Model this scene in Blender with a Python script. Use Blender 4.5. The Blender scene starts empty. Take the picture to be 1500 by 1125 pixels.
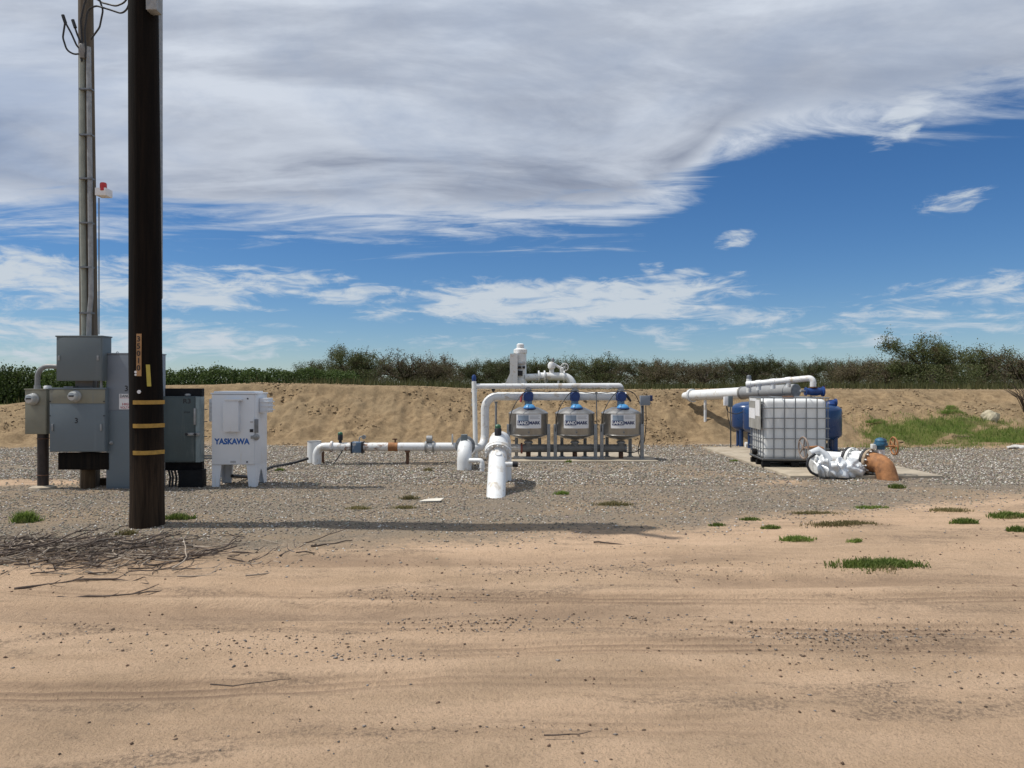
import bpy, bmesh, math, random
import numpy as np
from mathutils import Vector, Matrix
R = math.radians
random.seed(7)
rng = np.random.default_rng(11)
scene = bpy.context.scene
COL = scene.collection

# ------------------------------------------------------------------ camera
CAM_H, F, CX, CY = 1.6, 1110.0, 750.0, 562.5       # eye height, focal length in photo pixels, principal point
cam_data = bpy.data.cameras.new('camera')
cam_data.sensor_width = 36.0
cam_data.lens = F / 1500 * 36
cam_data.clip_start, cam_data.clip_end = 0.1, 3000
cam = bpy.data.objects.new('camera', cam_data)
COL.objects.link(cam)
cam.location = (0, 0, CAM_H)
cam.rotation_euler = (R(90), 0, 0)
scene.camera = cam
scene.render.engine = 'CYCLES'
scene.cycles.use_denoising = True
scene.cycles.max_bounces = 4
scene.view_settings.view_transform = 'Standard'
scene.view_settings.look = 'None'
scene.view_settings.gamma = 1.0
scene.view_settings.exposure = 0.0
scene.view_settings.use_curve_mapping = False

# ------------------------------------------------------------------ node helpers
class NT:
    def __init__(s, tree): s.t = tree; s.n = tree.nodes; s.l = tree.links
    def new(s, typ, **kw):
        n = s.n.new(typ)
        for k, v in kw.items(): setattr(n, k, v)
        return n
    def put(s, sock, v):
        if isinstance(v, bpy.types.NodeSocket): s.l.new(v, sock)
        elif v is not None: sock.default_value = v
    def math(s, op, a, b=None, c=None, clamp=False):
        n = s.new('ShaderNodeMath', operation=op, use_clamp=clamp)
        for i, v in enumerate((a, b, c)):
            if v is not None: s.put(n.inputs[i], v)
        return n.outputs[0]
    def smooth(s, x, lo, hi, a=0.0, b=1.0):
        n = s.new('ShaderNodeMapRange', interpolation_type='SMOOTHSTEP')
        s.put(n.inputs['Value'], x)
        for k, v in (('From Min', lo), ('From Max', hi), ('To Min', a), ('To Max', b)): s.put(n.inputs[k], v)
        return n.outputs[0]
    def noise(s, vec, scale, detail=4, rough=0.55, dist=0.0, out=0):
        n = s.new('ShaderNodeTexNoise')
        if vec is not None: s.l.new(vec, n.inputs['Vector'])
        n.inputs['Scale'].default_value = scale; n.inputs['Detail'].default_value = detail
        n.inputs['Roughness'].default_value = rough; n.inputs['Distortion'].default_value = dist
        return n.outputs[out]
    def mix(s, f, a, b, blend='MIX'):
        n = s.new('ShaderNodeMix', data_type='RGBA', blend_type=blend)
        s.put(n.inputs[0], f)
        for sock, v in ((n.inputs[6], a), (n.inputs[7], b)):
            s.put(sock, v if isinstance(v, bpy.types.NodeSocket) else (*v[:3], 1.0))
        return n.outputs[2]
    def comb(s, x, y, z):
        n = s.new('ShaderNodeCombineXYZ')
        for i, v in enumerate((x, y, z)): s.put(n.inputs[i], v)
        return n.outputs[0]
    def mapping(s, vec, scale=(1, 1, 1), rot=(0, 0, 0), loc=(0, 0, 0)):
        n = s.new('ShaderNodeMapping'); s.l.new(vec, n.inputs[0])
        n.inputs['Scale'].default_value = scale; n.inputs['Rotation'].default_value = rot; n.inputs['Location'].default_value = loc
        return n.outputs[0]

# ------------------------------------------------------------------ sky and sun
SUN_EL, SUN_AZ = R(60), R(-88)          # from the left and a touch behind the equipment (azimuth from +Y, clockwise)
world = bpy.data.worlds.new('World'); scene.world = world; world.use_nodes = True
w = NT(world.node_tree); w.n.clear()
geo = w.new('ShaderNodeTexCoord').outputs['Generated']
sky = w.new('ShaderNodeTexSky', sky_type='NISHITA', sun_disc=False)
sky.sun_elevation, sky.sun_rotation = SUN_EL, SUN_AZ
sky.altitude, sky.air_density, sky.dust_density, sky.ozone_density = 100, 0.9, 0.05, 3.5
sep = w.new('ShaderNodeSeparateXYZ'); w.l.new(geo, sep.inputs[0])
sx, sy, sz = sep.outputs
AZ = w.math('MULTIPLY', w.math('ARCTAN2', sx, sy), 180 / math.pi)
EL = w.math('MULTIPLY', w.math('ARCSINE', sz), 180 / math.pi)
zc = w.math('ADD', w.math('MAXIMUM', sz, 0.0), 0.10)
plane = w.comb(w.math('DIVIDE', sx, zc), w.math('DIVIDE', sy, zc), 0.0)
# the big cloud deck: its far edge as an elevation per compass direction
ramp = w.new('ShaderNodeValToRGB'); ramp.color_ramp.interpolation = 'B_SPLINE'
w.l.new(w.math('ADD', w.math('DIVIDE', AZ, 360.0), 0.5), ramp.inputs[0])
edge = [(-180, 12), (-34, 10.2), (-24, 10.8), (-12, 11.8), (-4, 11.6), (4, 11.4), (9, 11.9), (13, 13.6), (15.5, 16.4), (21, 17.2), (27, 16.6), (34, 17.2), (180, 15)]
el = ramp.color_ramp.elements
for i, (a, e) in enumerate(edge):
    p = a / 360 + 0.5
    if i < 2: x = el[i]; x.position = p
    else: x = el.new(p)
    x.color = (e / 90,) * 3 + (1,)
E_edge = w.math('MULTIPLY', ramp.outputs[0], 90.0)
rise = w.math('SUBTRACT', EL, E_edge)
warp = w.noise(w.mapping(plane, (1, 1, 1), (0, 0, R(20))), 0.9, 6, 0.6, 0.5)
wisp = w.noise(w.mapping(plane, (0.6, 1.7, 1), (0, 0, R(-28)), (3.1, 1.7, 0)), 1.9, 8, 0.64, 1.3)
tt = w.math('ADD', rise, w.math('MULTIPLY', w.math('SUBTRACT', warp, 0.5), 6.0))
tt = w.math('ADD', tt, w.math('MULTIPLY', w.math('SUBTRACT', wisp, 0.5), 10.0))
a_bank = w.smooth(tt, -1.3, 2.3)
thin = w.smooth(w.noise(w.mapping(plane, (1, 1, 1), (0, 0, 0.5), (9, 4, 0)), 1.3, 7, 0.6, 0.3), 0.30, 0.60, 0.70, 1.0)
a_bank = w.math('MULTIPLY', a_bank, thin)
# streaks and small patches lower down: (azimuth, elevation, half width, half height, tilt, strength)
patches = [(4.0, 6.2, 16, 1.9, 0.03, 1.3), (9, 6.6, 9, 0.8, 0.04, 0.8), (-2.5, 7.6, 8, 0.8, -0.04, 0.62), (-22, 7.2, 15, 1.5, -0.02, 1.0), (-31, 6.6, 17, 2.2, 0, 1.08),
           (-29, 3.0, 17, 1.8, 0.0, 1.0), (-17, 6.2, 5, 0.7, 0.03, 0.6), (27.3, 17.2, 2.2, 1.6, 0.5, 1.0), (30, 11.6, 2.8, 1.0, 0.1, 0.62),
           (16.4, 10.4, 1.9, 0.8, 0.15, 0.85), (10.4, 8.6, 1.3, 0.6, 0, 0.75), (13.2, 8.2, 1.8, 0.6, 0.1, 0.75), (16.8, 7.9, 1.3, 0.5, 0, 0.6),
           (5.5, 12.3, 5, 0.6, 0.06, 0.7), (22, 4.0, 22, 1.9, 0.02, 0.66), (33, 5.4, 12, 1.8, 0.0, 0.85), (2, 2.6, 26, 1.4, 0.0, 0.5)]
cov = None
for a, e, hw, hh, tilt, st in patches:
    da = w.math('SUBTRACT', AZ, a)
    de = w.math('SUBTRACT', w.math('SUBTRACT', EL, e), w.math('MULTIPLY', da, tilt))
    q = w.math('ADD', w.math('POWER', w.math('ABSOLUTE', w.math('DIVIDE', da, hw)), 2.0), w.math('POWER', w.math('ABSOLUTE', w.math('DIVIDE', de, hh)), 2.0))
    v = w.math('MULTIPLY', w.smooth(q, 0.0, 1.6, 1.0, 0.0), st)
    cov = v if cov is None else w.math('MAXIMUM', cov, v)
ae = w.comb(AZ, EL, 0.0)
n_st = w.noise(w.mapping(ae, (0.10, 0.62, 1), (0, 0, R(-5))), 1.0, 7, 0.62, 1.2)
n_f = w.noise(w.mapping(ae, (0.30, 1.0, 1), (0, 0, R(12)), (5, 2, 0)), 1.0, 6, 0.64, 1.0)
tex = w.math('ADD', w.math('MULTIPLY', w.smooth(n_st, 0.30, 0.72), 0.62), w.math('MULTIPLY', w.smooth(n_f, 0.28, 0.72), 0.55))
a_st = w.smooth(w.math('ADD', w.math('MULTIPLY', cov, 0.85), w.math('SUBTRACT', tex, 1.02)), -0.06, 0.66, 0.0, 0.95)
a_st = w.math('MULTIPLY', a_st, w.smooth(cov, 0.0, 0.3))
alpha = w.math('SUBTRACT', 1.0, w.math('MULTIPLY', w.math('SUBTRACT', 1.0, a_bank), w.math('SUBTRACT', 1.0, a_st)))
up = w.smooth(EL, -1.0, 0.5)
alpha = w.math('MULTIPLY', alpha, up)
# cloud brightness: grey belly, bright ragged rim
belly = w.smooth(w.noise(w.mapping(plane, (0.7, 1.2, 1), (0, 0, -0.35), (2.2, 7.3, 0)), 1.25, 7, 0.58, 0.5), 0.36, 0.66)
fluff = w.smooth(w.noise(w.mapping(plane, (1, 1.3, 1), (0, 0, 0.2), (6, 1, 0)), 4.2, 6, 0.6, 0.8), 0.3, 0.7, -0.06, 0.07)
rim = w.smooth(rise, 0.3, 3.6, 0.95, 0.0)
high = w.smooth(EL, 16.0, 23.0, 0.0, 0.5)
lum = w.math('ADD', w.math('MAXIMUM', w.math('MULTIPLY', belly, 0.75), rim), w.math('ADD', high, fluff))
lum = w.math('ADD', lum, w.math('MULTIPLY', w.math('SUBTRACT', wisp, 0.5), 0.38), clamp=True)
c_bank = w.mix(lum, (0.27, 0.315, 0.42), (0.72, 0.78, 0.88))
c_cloud = w.mix(w.math('MULTIPLY', a_bank, up), (0.66, 0.73, 0.80), c_bank)
bg_s = w.new('ShaderNodeBackground'); bg_c = w.new('ShaderNodeBackground')
sky_c = w.mix(1.0, sky.outputs[0], (0.80, 0.90, 1.05), 'MULTIPLY')
hs = w.new('ShaderNodeHueSaturation'); w.l.new(sky_c, hs.inputs['Color']); hs.inputs['Saturation'].default_value = 1.15; sky_c = hs.outputs[0]
w.l.new(sky_c, bg_s.inputs[0]); bg_s.inputs[1].default_value = 0.082
w.l.new(c_cloud, bg_c.inputs[0]); bg_c.inputs[1].default_value = 0.88
ms = w.new('ShaderNodeMixShader'); w.l.new(alpha, ms.inputs[0]); w.l.new(bg_s.outputs[0], ms.inputs[1]); w.l.new(bg_c.outputs[0], ms.inputs[2])
wo = w.new('ShaderNodeOutputWorld'); w.l.new(ms.outputs[0], wo.inputs[0])

sun_d = bpy.data.lights.new('sun', 'SUN'); sun_d.energy = 4.2; sun_d.angle = R(0.53); sun_d.color = (1.0, 0.955, 0.88)
sun = bpy.data.objects.new('sun', sun_d); COL.objects.link(sun)
to_sun = Vector((math.sin(SUN_AZ) * math.cos(SUN_EL), math.cos(SUN_AZ) * math.cos(SUN_EL), math.sin(SUN_EL)))
sun.rotation_euler = to_sun.to_track_quat('Z', 'Y').to_euler()
sun.location = to_sun * 40

# ------------------------------------------------------------------ materials
MATS = {}
def mat(name, col, rough=0.6, metal=0.0, var=0.12, vscale=6.0, bump=0.0, bscale=40.0, spec=0.5, stain=None, stain_amt=0.0, stain_scale=2.5, streak=False, trans=0.0, coat=0.0):
    """painted / plain surface with colour variation, optional stains with a shape of their own, fine relief"""
    if name in MATS: return MATS[name]
    m = bpy.data.materials.new(name); m.use_nodes = True
    t = NT(m.node_tree); b = t.n['Principled BSDF']
    co = t.new('ShaderNodeTexCoord').outputs['Object']
    v = t.noise(co, vscale, 5, 0.6)
    lo = tuple(c * (1 - var) for c in col); hi = tuple(min(1, c * (1 + var)) for c in col)
    c = t.mix(t.smooth(v, 0.3, 0.7), lo, hi)
    if stain:
        sv = t.mapping(co, (3.0, 3.0, 0.35) if streak else (1, 1, 1))
        sn = t.noise(sv, stain_scale, 7, 0.65, 0.4)
        c = t.mix(t.smooth(sn, 0.62 - stain_amt * 0.3, 0.74 - stain_amt * 0.2), c, stain)
    t.l.new(c, b.inputs['Base Color'])
    rr = t.smooth(t.noise(co, vscale * 2.3, 4), 0.3, 0.7, max(0, rough - 0.08), min(1, rough + 0.08))
    t.l.new(rr, b.inputs['Roughness'])
    b.inputs['Metallic'].default_value = metal
    b.inputs['Specular IOR Level'].default_value = spec
    b.inputs['Transmission Weight'].default_value = trans
    b.inputs['Coat Weight'].default_value = coat
    if bump:
        bn = t.new('ShaderNodeBump'); bn.inputs['Strength'].default_value = bump; bn.inputs['Distance'].default_value = 0.01
        t.l.new(t.noise(co, bscale, 5, 0.6), bn.inputs['Height']); t.l.new(bn.outputs[0], b.inputs['Normal'])
    MATS[name] = m
    return m
def wood(name, col, col2, grain=18.0, bump=0.6, worn=None):
    if name in MATS: return MATS[name]
    m = bpy.data.materials.new(name); m.use_nodes = True
    t = NT(m.node_tree); b = t.n['Principled BSDF']
    co = t.new('ShaderNodeTexCoord').outputs['Object']
    g = t.noise(t.mapping(co, (1, 1, 0.045)), grain, 8, 0.7, 0.3)
    big = t.noise(t.mapping(co, (1, 1, 0.3)), 2.2, 5, 0.6)
    c = t.mix(t.smooth(g, 0.35, 0.7), col, col2)
    c = t.mix(t.smooth(big, 0.35, 0.75, 0.0, 0.6), c, tuple(x * 0.55 for x in col))
    if worn:
        sp_ = t.new('ShaderNodeSeparateXYZ'); t.l.new(co, sp_.inputs[0])
        hh_ = t.math('ADD', sp_.outputs[2], t.math('MULTIPLY', t.math('SUBTRACT', t.noise(t.mapping(co, (1, 1, 0.12)), 9.0, 6, 0.7), 0.5), 1.6))
        c = t.mix(t.smooth(hh_, 1.25, 0.45), c, t.mix(t.smooth(g, 0.35, 0.7), worn[0], worn[1]))
    t.l.new(c, b.inputs['Base Color']); b.inputs['Roughness'].default_value = 0.85; b.inputs['Specular IOR Level'].default_value = 0.12
    bn = t.new('ShaderNodeBump'); bn.inputs['Strength'].default_value = bump; bn.inputs['Distance'].default_value = 0.012
    t.l.new(g, bn.inputs['Height']); t.l.new(bn.outputs[0], b.inputs['Normal'])
    MATS[name] = m
    return m
def leafmat(name, lo, hi, brown=None, amt=0.0, transl=0.3):
    if name in MATS: return MATS[name]
    m = bpy.data.materials.new(name); m.use_nodes = True
    t = NT(m.node_tree); b = t.n['Principled BSDF']; out = t.n['Material Output']
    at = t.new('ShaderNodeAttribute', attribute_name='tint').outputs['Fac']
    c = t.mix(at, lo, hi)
    if brown:
        co = t.new('ShaderNodeTexCoord').outputs['Object']
        c = t.mix(t.smooth(t.noise(co, 1.1, 3), 0.62 - 0.25 * amt, 0.72 - 0.2 * amt, 0, 0.9), c, brown)
    oi = t.new('ShaderNodeObjectInfo').outputs['Random']
    hv = t.new('ShaderNodeHueSaturation'); t.l.new(c, hv.inputs['Color']); t.l.new(t.smooth(oi, 0, 1, 0.75, 1.2), hv.inputs['Value'])
    t.l.new(hv.outputs[0], b.inputs['Base Color']); b.inputs['Roughness'].default_value = 0.6; b.inputs['Specular IOR Level'].default_value = 0.25
    tr = t.new('ShaderNodeBsdfTranslucent'); t.l.new(hv.outputs[0], tr.inputs[0])
    mx = t.new('ShaderNodeMixShader'); mx.inputs[0].default_value = transl
    t.l.new(b.outputs[0], mx.inputs[1]); t.l.new(tr.outputs[0], mx.inputs[2]); t.l.new(mx.outputs[0], out.inputs[0])
    MATS[name] = m
    return m
def attrmat(name, rough=0.9, bump=0.25, bscale=60):
    """stones and clods: one colour per stone, kept in the mesh"""
    if name in MATS: return MATS[name]
    m = bpy.data.materials.new(name); m.use_nodes = True
    t = NT(m.node_tree); b = t.n['Principled BSDF']
    t.l.new(t.new('ShaderNodeAttribute', attribute_name='stone').outputs['Color'], b.inputs['Base Color'])
    b.inputs['Roughness'].default_value = rough; b.inputs['Specular IOR Level'].default_value = 0.2
    MATS[name] = m
    return m

WHITE = mat('white_paint', (0.70, 0.71, 0.71), 0.42, var=0.04, vscale=3, stain=(0.50, 0.44, 0.36), stain_amt=0.30, stain_scale=5)
WHITE_CLEAN = mat('white_enamel', (0.66, 0.68, 0.71), 0.38, var=0.03, vscale=2, stain=(0.6, 0.57, 0.52), stain_amt=0.05, stain_scale=3, streak=True)
PVC = mat('aged_pvc', (0.66, 0.66, 0.63), 0.5, var=0.08, stain=(0.45, 0.42, 0.36), stain_amt=0.15)
GREYPAINT = mat('grey_cabinet_paint', (0.135, 0.165, 0.185), 0.5, var=0.05, vscale=1.5, stain=(0.15, 0.18, 0.20), stain_amt=0.10, stain_scale=2, streak=True)
GREYLIGHT = mat('pale_grey_cabinet_paint', (0.19, 0.215, 0.25), 0.5, var=0.05, vscale=1.5, stain=(0.2, 0.22, 0.25), stain_amt=0.08, stain_scale=2, streak=True)
GREYUP = mat('grey_green_cabinet_paint', (0.12, 0.145, 0.155), 0.5, var=0.05, vscale=1.5, stain=(0.13, 0.15, 0.16), stain_amt=0.10, stain_scale=2, streak=True)
BEIGE = mat('sun_faded_beige_paint', (0.215, 0.205, 0.155), 0.6, var=0.10, vscale=3, stain=(0.19, 0.195, 0.18), stain_amt=0.25, stain_scale=2.2, streak=True)
SLATE = mat('dark_slate_paint', (0.045, 0.066, 0.07), 0.5, var=0.08, vscale=2, stain=(0.08, 0.1, 0.1), stain_amt=0.15, streak=True)
BLACK = mat('black_paint', (0.009, 0.009, 0.010), 0.7, var=0.3, spec=0.2)
RUBBER = mat('black_cable', (0.018, 0.018, 0.02), 0.6, var=0.2)
STEEL = mat('stainless_steel', (0.40, 0.395, 0.385), 0.36, 0.9, var=0.10, vscale=3, stain=(0.34, 0.32, 0.29), stain_amt=0.2, stain_scale=2.5, streak=True)
GALV = mat('galvanised_steel', (0.30, 0.305, 0.305), 0.55, 0.5, var=0.15, vscale=14)
CAGE = mat('weathered_cage_tube', (0.20, 0.21, 0.22), 0.5, 0.6, var=0.15, vscale=14)
DARKPIPE = mat('grey_coated_pipe', (0.19, 0.185, 0.175), 0.6, var=0.15, stain=(0.27, 0.22, 0.17), stain_amt=0.2)
PIPEGREY = mat('grey_pvc_pipe', (0.27, 0.275, 0.28), 0.5, var=0.08, stain=(0.36, 0.34, 0.31), stain_amt=0.12)
BLUE = mat('blue_valve_paint', (0.011, 0.045, 0.18), 0.4, var=0.15)
SKYBLUE = mat('light_blue_cap_paint', (0.06, 0.25, 0.50), 0.42, var=0.12)
TANKBLUE = mat('blue_tank_enamel', (0.007, 0.038, 0.125), 0.32, var=0.08, vscale=2, coat=0.2)
TEAL = mat('teal_gear_paint', (0.025, 0.11, 0.19), 0.5, var=0.2, stain=(0.02, 0.03, 0.05), stain_amt=0.35, stain_scale=9)
RUST = mat('rusted_steel', (0.33, 0.15, 0.06), 0.8, var=0.3, vscale=9, bump=0.5, bscale=30, stain=(0.17, 0.075, 0.035), stain_amt=0.3, stain_scale=5)
RUSTDARK = mat('dark_rust', (0.12, 0.06, 0.035), 0.85, var=0.4, vscale=12, bump=0.4)
RUSTWHITE = mat('peeling_white_paint', (0.74, 0.74, 0.72), 0.55, var=0.06, stain=(0.22, 0.09, 0.04), stain_amt=0.42, stain_scale=6)
GREENCAP = mat('dark_green_vent_cap', (0.02, 0.10, 0.05), 0.5)
RED = mat('red_lens', (0.45, 0.02, 0.02), 0.3)
REDPLASTIC = mat('faded_red_handle', (0.35, 0.06, 0.06), 0.5)
YELLOW = mat('yellow_reflector', (0.36, 0.21, 0.035), 0.45, var=0.15, vscale=20)
TAGYELLOW = mat('yellow_tag', (0.45, 0.36, 0.06), 0.5, var=0.1)
TAGTAN = mat('tan_number_strip', (0.36, 0.20, 0.085), 0.6, var=0.15)
SIGNWHITE = mat('sign_white', (0.72, 0.72, 0.73), 0.5, var=0.03)
SIGNRED = mat('sign_red', (0.42, 0.06, 0.07), 0.5)
INK = mat('black_ink', (0.012, 0.012, 0.016), 0.6)
INKBLUE = mat('blue_ink', (0.012, 0.10, 0.36), 0.5)
NAVY = mat('navy_ink', (0.012, 0.025, 0.10), 0.5)
DECALBLUE = mat('decal_slate_blue', (0.26, 0.32, 0.40), 0.5, var=0.25, vscale=3)
DECALGREY = mat('decal_print_grey', (0.38, 0.38, 0.39), 0.5)
METER = mat('meter_glass', (0.42, 0.43, 0.42), 0.12, var=0.05, coat=0.6)
CONCRETE = mat('pad_concrete', (0.36, 0.305, 0.23), 0.9, var=0.2, vscale=3, bump=0.35, bscale=45, stain=(0.26, 0.205, 0.145), stain_amt=0.35, stain_scale=1.6)
IBCPLASTIC = mat('milky_polyethylene', (0.72, 0.735, 0.73), 0.45, var=0.04, vscale=2, stain=(0.62, 0.63, 0.62), stain_amt=0.2, stain_scale=1.5)
POLEWOOD = wood('creosoted_pole_wood', (0.005, 0.004, 0.0035), (0.015, 0.010, 0.007), worn=((0.015, 0.010, 0.007), (0.055, 0.036, 0.023)))
OLDWOOD = wood('weathered_pole_wood', (0.10, 0.085, 0.068), (0.20, 0.17, 0.135))
POSTWOOD = wood('brown_post_wood', (0.07, 0.045, 0.025), (0.17, 0.115, 0.07))
BARK = wood('orchard_bark', (0.045, 0.034, 0.025), (0.12, 0.095, 0.075), 10, 0.8)
STICK = mat('dry_branch', (0.085, 0.062, 0.048), 0.85, var=0.4, vscale=9)
STICKPALE = mat('bleached_branch', (0.33, 0.27, 0.21), 0.85, var=0.25, vscale=9)

# ------------------------------------------------------------------ mesh builder
def frame_of(d):
    d = Vector(d).normalized()
    a = Vector((0, 0, 1)) if abs(d.z) < 0.9 else Vector((1, 0, 0))
    u = d.cross(a).normalized()
    return u, d.cross(u).normalized()
def fillet(pts, rad, n=7):
    pts = [Vector(p) for p in pts]
    out = [pts[0]]
    for a, b, c in zip(pts, pts[1:], pts[2:]):
        u, v = (a - b), (c - b)
        lu, lv = u.length, v.length; u.normalize(); v.normalize()
        ang = u.angle(v)
        if ang > math.pi - 0.02: out.append(b); continue
        t = min(rad / math.tan(ang / 2), lu * 0.48, lv * 0.48)
        rr = t * math.tan(ang / 2)
        ctr = b + (u + v).normalized() * (rr / math.sin(ang / 2))
        p0, p1 = b + u * t - ctr, b + v * t - ctr
        tot = p0.angle(p1); ax = p0.cross(p1).normalized()
        for i in range(n + 1): out.append(ctr + Matrix.Rotation(tot * i / n, 3, ax) @ p0)
    out.append(pts[-1])
    return out
class MB:
    def __init__(s): s.v = []; s.f = []
    def add(s, vs, fs):
        o = len(s.v); s.v += [tuple(v) for v in vs]; s.f += [tuple(i + o for i in f) for f in fs]; return s
    def box(s, x0, x1, y0, y1, z0, z1, bev=0.0, seg=2):
        if bev <= 0:
            vs = [(x, y, z) for z in (z0, z1) for y in (y0, y1) for x in (x0, x1)]
            return s.add(vs, [(0, 2, 3, 1), (4, 5, 7, 6), (0, 1, 5, 4), (2, 6, 7, 3), (0, 4, 6, 2), (1, 3, 7, 5)])
        bm = bmesh.new(); bmesh.ops.create_cube(bm, size=1)
        for v in bm.verts: v.co = Vector(((x0 + x1) / 2 + v.co.x * (x1 - x0), (y0 + y1) / 2 + v.co.y * (y1 - y0), (z0 + z1) / 2 + v.co.z * (z1 - z0)))
        bmesh.ops.bevel(bm, geom=bm.edges[:], offset=bev, segments=seg, affect='EDGES', profile=0.6)
        bm.verts.index_update(); s.add([v.co for v in bm.verts], [[v.index for v in f.verts] for f in bm.faces]); bm.free(); return s
    def tube(s, pts, rad, seg=14, cap=True):
        pts = [Vector(p) for p in pts]; n = len(pts)
        rs = [rad] * n if isinstance(rad, (int, float)) else list(rad)
        dirs = [((pts[min(i + 1, n - 1)] - pts[max(i - 1, 0)]) or Vector((0, 0, 1))).normalized() for i in range(n)]
        u, v = frame_of(dirs[0]); rings = []; vs = []
        for i in range(n):
            if i:
                q = dirs[i - 1].rotation_difference(dirs[i]); u = q @ u; v = q @ v
            for k in range(seg):
                a = 2 * math.pi * k / seg
                vs.append(pts[i] + (u * math.cos(a) + v * math.sin(a)) * rs[i])
        fs = [(i * seg + k, i * seg + (k + 1) % seg, (i + 1) * seg + (k + 1) % seg, (i + 1) * seg + k) for i in range(n - 1) for k in range(seg)]
        if cap: fs += [tuple(range(seg))[::-1], tuple((n - 1) * seg + k for k in range(seg))]
        return s.add(vs, fs)
    def pipe(s, pts, r, bend=None, seg=18): return s.tube(fillet(pts, bend or r * 2.2), r, seg)
    def disc(s, c, axis, r, th, seg=24):
        c = Vector(c); a = Vector(axis).normalized() * th / 2
        return s.tube([c - a, c + a], r, seg)
    def lathe(s, prof, c=(0, 0, 0), seg=32, axis=None):
        c = Vector(c); vs = []
        if axis is None: u, v, d = Vector((1, 0, 0)), Vector((0, 1, 0)), Vector((0, 0, 1))
        else: d = Vector(axis).normalized(); u, v = frame_of(d)
        for r, z in prof:
            for k in range(seg):
                a = 2 * math.pi * k / seg; vs.append(c + (u * math.cos(a) + v * math.sin(a)) * max(r, 1e-4) + d * z)
        n = len(prof)
        fs = [(i * seg + k, i * seg + (k + 1) % seg, (i + 1) * seg + (k + 1) % seg, (i + 1) * seg + k) for i in range(n - 1) for k in range(seg)]
        return s.add(vs, fs + [tuple(range(seg))[::-1], tuple((n - 1) * seg + k for k in range(seg))])
    def torus(s, c, axis, R0, r, seg=28, sub=8):
        u, v = frame_of(axis); d = Vector(axis).normalized(); c = Vector(c); vs = []
        for i in range(seg):
            a = 2 * math.pi * i / seg; e = u * math.cos(a) + v * math.sin(a)
            for k in range(sub):
                b = 2 * math.pi * k / sub; vs.append(c + e * (R0 + r * math.cos(b)) + d * r * math.sin(b))
        return s.add(vs, [(i * sub + k, ((i + 1) % seg) * sub + k, ((i + 1) % seg) * sub + (k + 1) % sub, i * sub + (k + 1) % sub) for i in range(seg) for k in range(sub)])
    def prism(s, poly, y0, y1):            # polygon in xz, extruded along y
        n = len(poly); vs = [(x, y0, z) for x, z in poly] + [(x, y1, z) for x, z in poly]
        return s.add(vs, [tuple(range(n)), tuple(range(n, 2 * n))[::-1]] + [((i + 1) % n, i, n + i, n + (i + 1) % n) for i in range(n)])
    def xf(s, m): s.v = [tuple(m @ Vector(v)) for v in s.v]; return s
    def mesh(s, name, m, smooth=True, ang=38):
        me = bpy.data.meshes.new(name); me.from_pydata(s.v, [], s.f)
        bm = bmesh.new(); bm.from_mesh(me); bmesh.ops.recalc_face_normals(bm, faces=bm.faces); bm.to_mesh(me); bm.free()
        if smooth:
            me.polygons.foreach_set('use_smooth', [True] * len(me.polygons)); me.set_sharp_from_angle(angle=R(ang))
        if m: me.materials.append(m)
        me.update(); return me
    def build(s, name, m, parent=None, smooth=True, ang=38, world=True):
        if parent is not None and world:
            o = top_loc(parent); s.v = [(x - o.x, y - o.y, z - o.z) for x, y, z in s.v]
        return link(name, s.mesh(name, m, smooth, ang), parent)
def top_loc(p):
    o = Vector((0, 0, 0))
    while p is not None: o = o + p.location; p = p.parent
    return o
def link(name, me, parent=None, loc=None):
    o = bpy.data.objects.new(name, me); COL.objects.link(o); o.parent = parent
    if loc is not None: o.location = loc
    return o
def tag(o, label, cat, group=None):
    o['label'] = label; o['category'] = cat
    if group: o['group'] = group
    return o
def thing(name, label, cat, loc, group=None, rz=0.0):
    o = bpy.data.objects.new(name, None); COL.objects.link(o); o.location = loc; o.rotation_euler.z = rz; o.empty_display_size = 0.2
    return tag(o, label, cat, group)
def kind(o, k): o['kind'] = k; return o
def PX(px, d): return (px - CX) / F * d
def PZ(py, d): return CAM_H - (py - CY) / F * d
def W(px, py, d): return Vector((PX(px, d), d, PZ(py, d)))
def text_mb(body, height, width=None, bold=0.0, spacing=1.0):
    """flat lettering in the xz plane facing -y, centred on the origin, a hair thick"""
    cu = bpy.data.curves.new('lettering_curve', 'FONT'); cu.body = body; cu.size = 1.0; cu.extrude = 0.0; cu.offset = bold; cu.resolution_u = 3; cu.space_character = spacing
    ob = bpy.data.objects.new('lettering_curve', cu); COL.objects.link(ob)
    dg = bpy.context.evaluated_depsgraph_get(); me = bpy.data.meshes.new_from_object(ob.evaluated_get(dg))
    vs = np.array([v.co[:] for v in me.vertices]); fs = [tuple(p.vertices) for p in me.polygons]
    bpy.data.objects.remove(ob); bpy.data.curves.remove(cu); bpy.data.meshes.remove(me)
    lo, hi = vs.min(0), vs.max(0); sc = height / (hi[1] - lo[1]); sx_ = sc if width is None else width / (hi[0] - lo[0])
    mb = MB(); mb.add([((x - (lo[0] + hi[0]) / 2) * sx_, 0.0, (y - (lo[1] + hi[1]) / 2) * sc) for x, y, z in vs], fs)
    return mb
def move(mb, p): mb.v = [(x + p[0], y + p[1], z + p[2]) for x, y, z in mb.v]; return mb
def bolts(c, axis, r, n, br=0.012, th=0.05):
    m = MB(); u, v = frame_of(axis); c = Vector(c)
    for k in range(n):
        a = 2 * math.pi * (k + 0.5) / n; m.disc(c + (u * math.cos(a) + v * math.sin(a)) * r, axis, br, th, 6)
    return m
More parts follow.
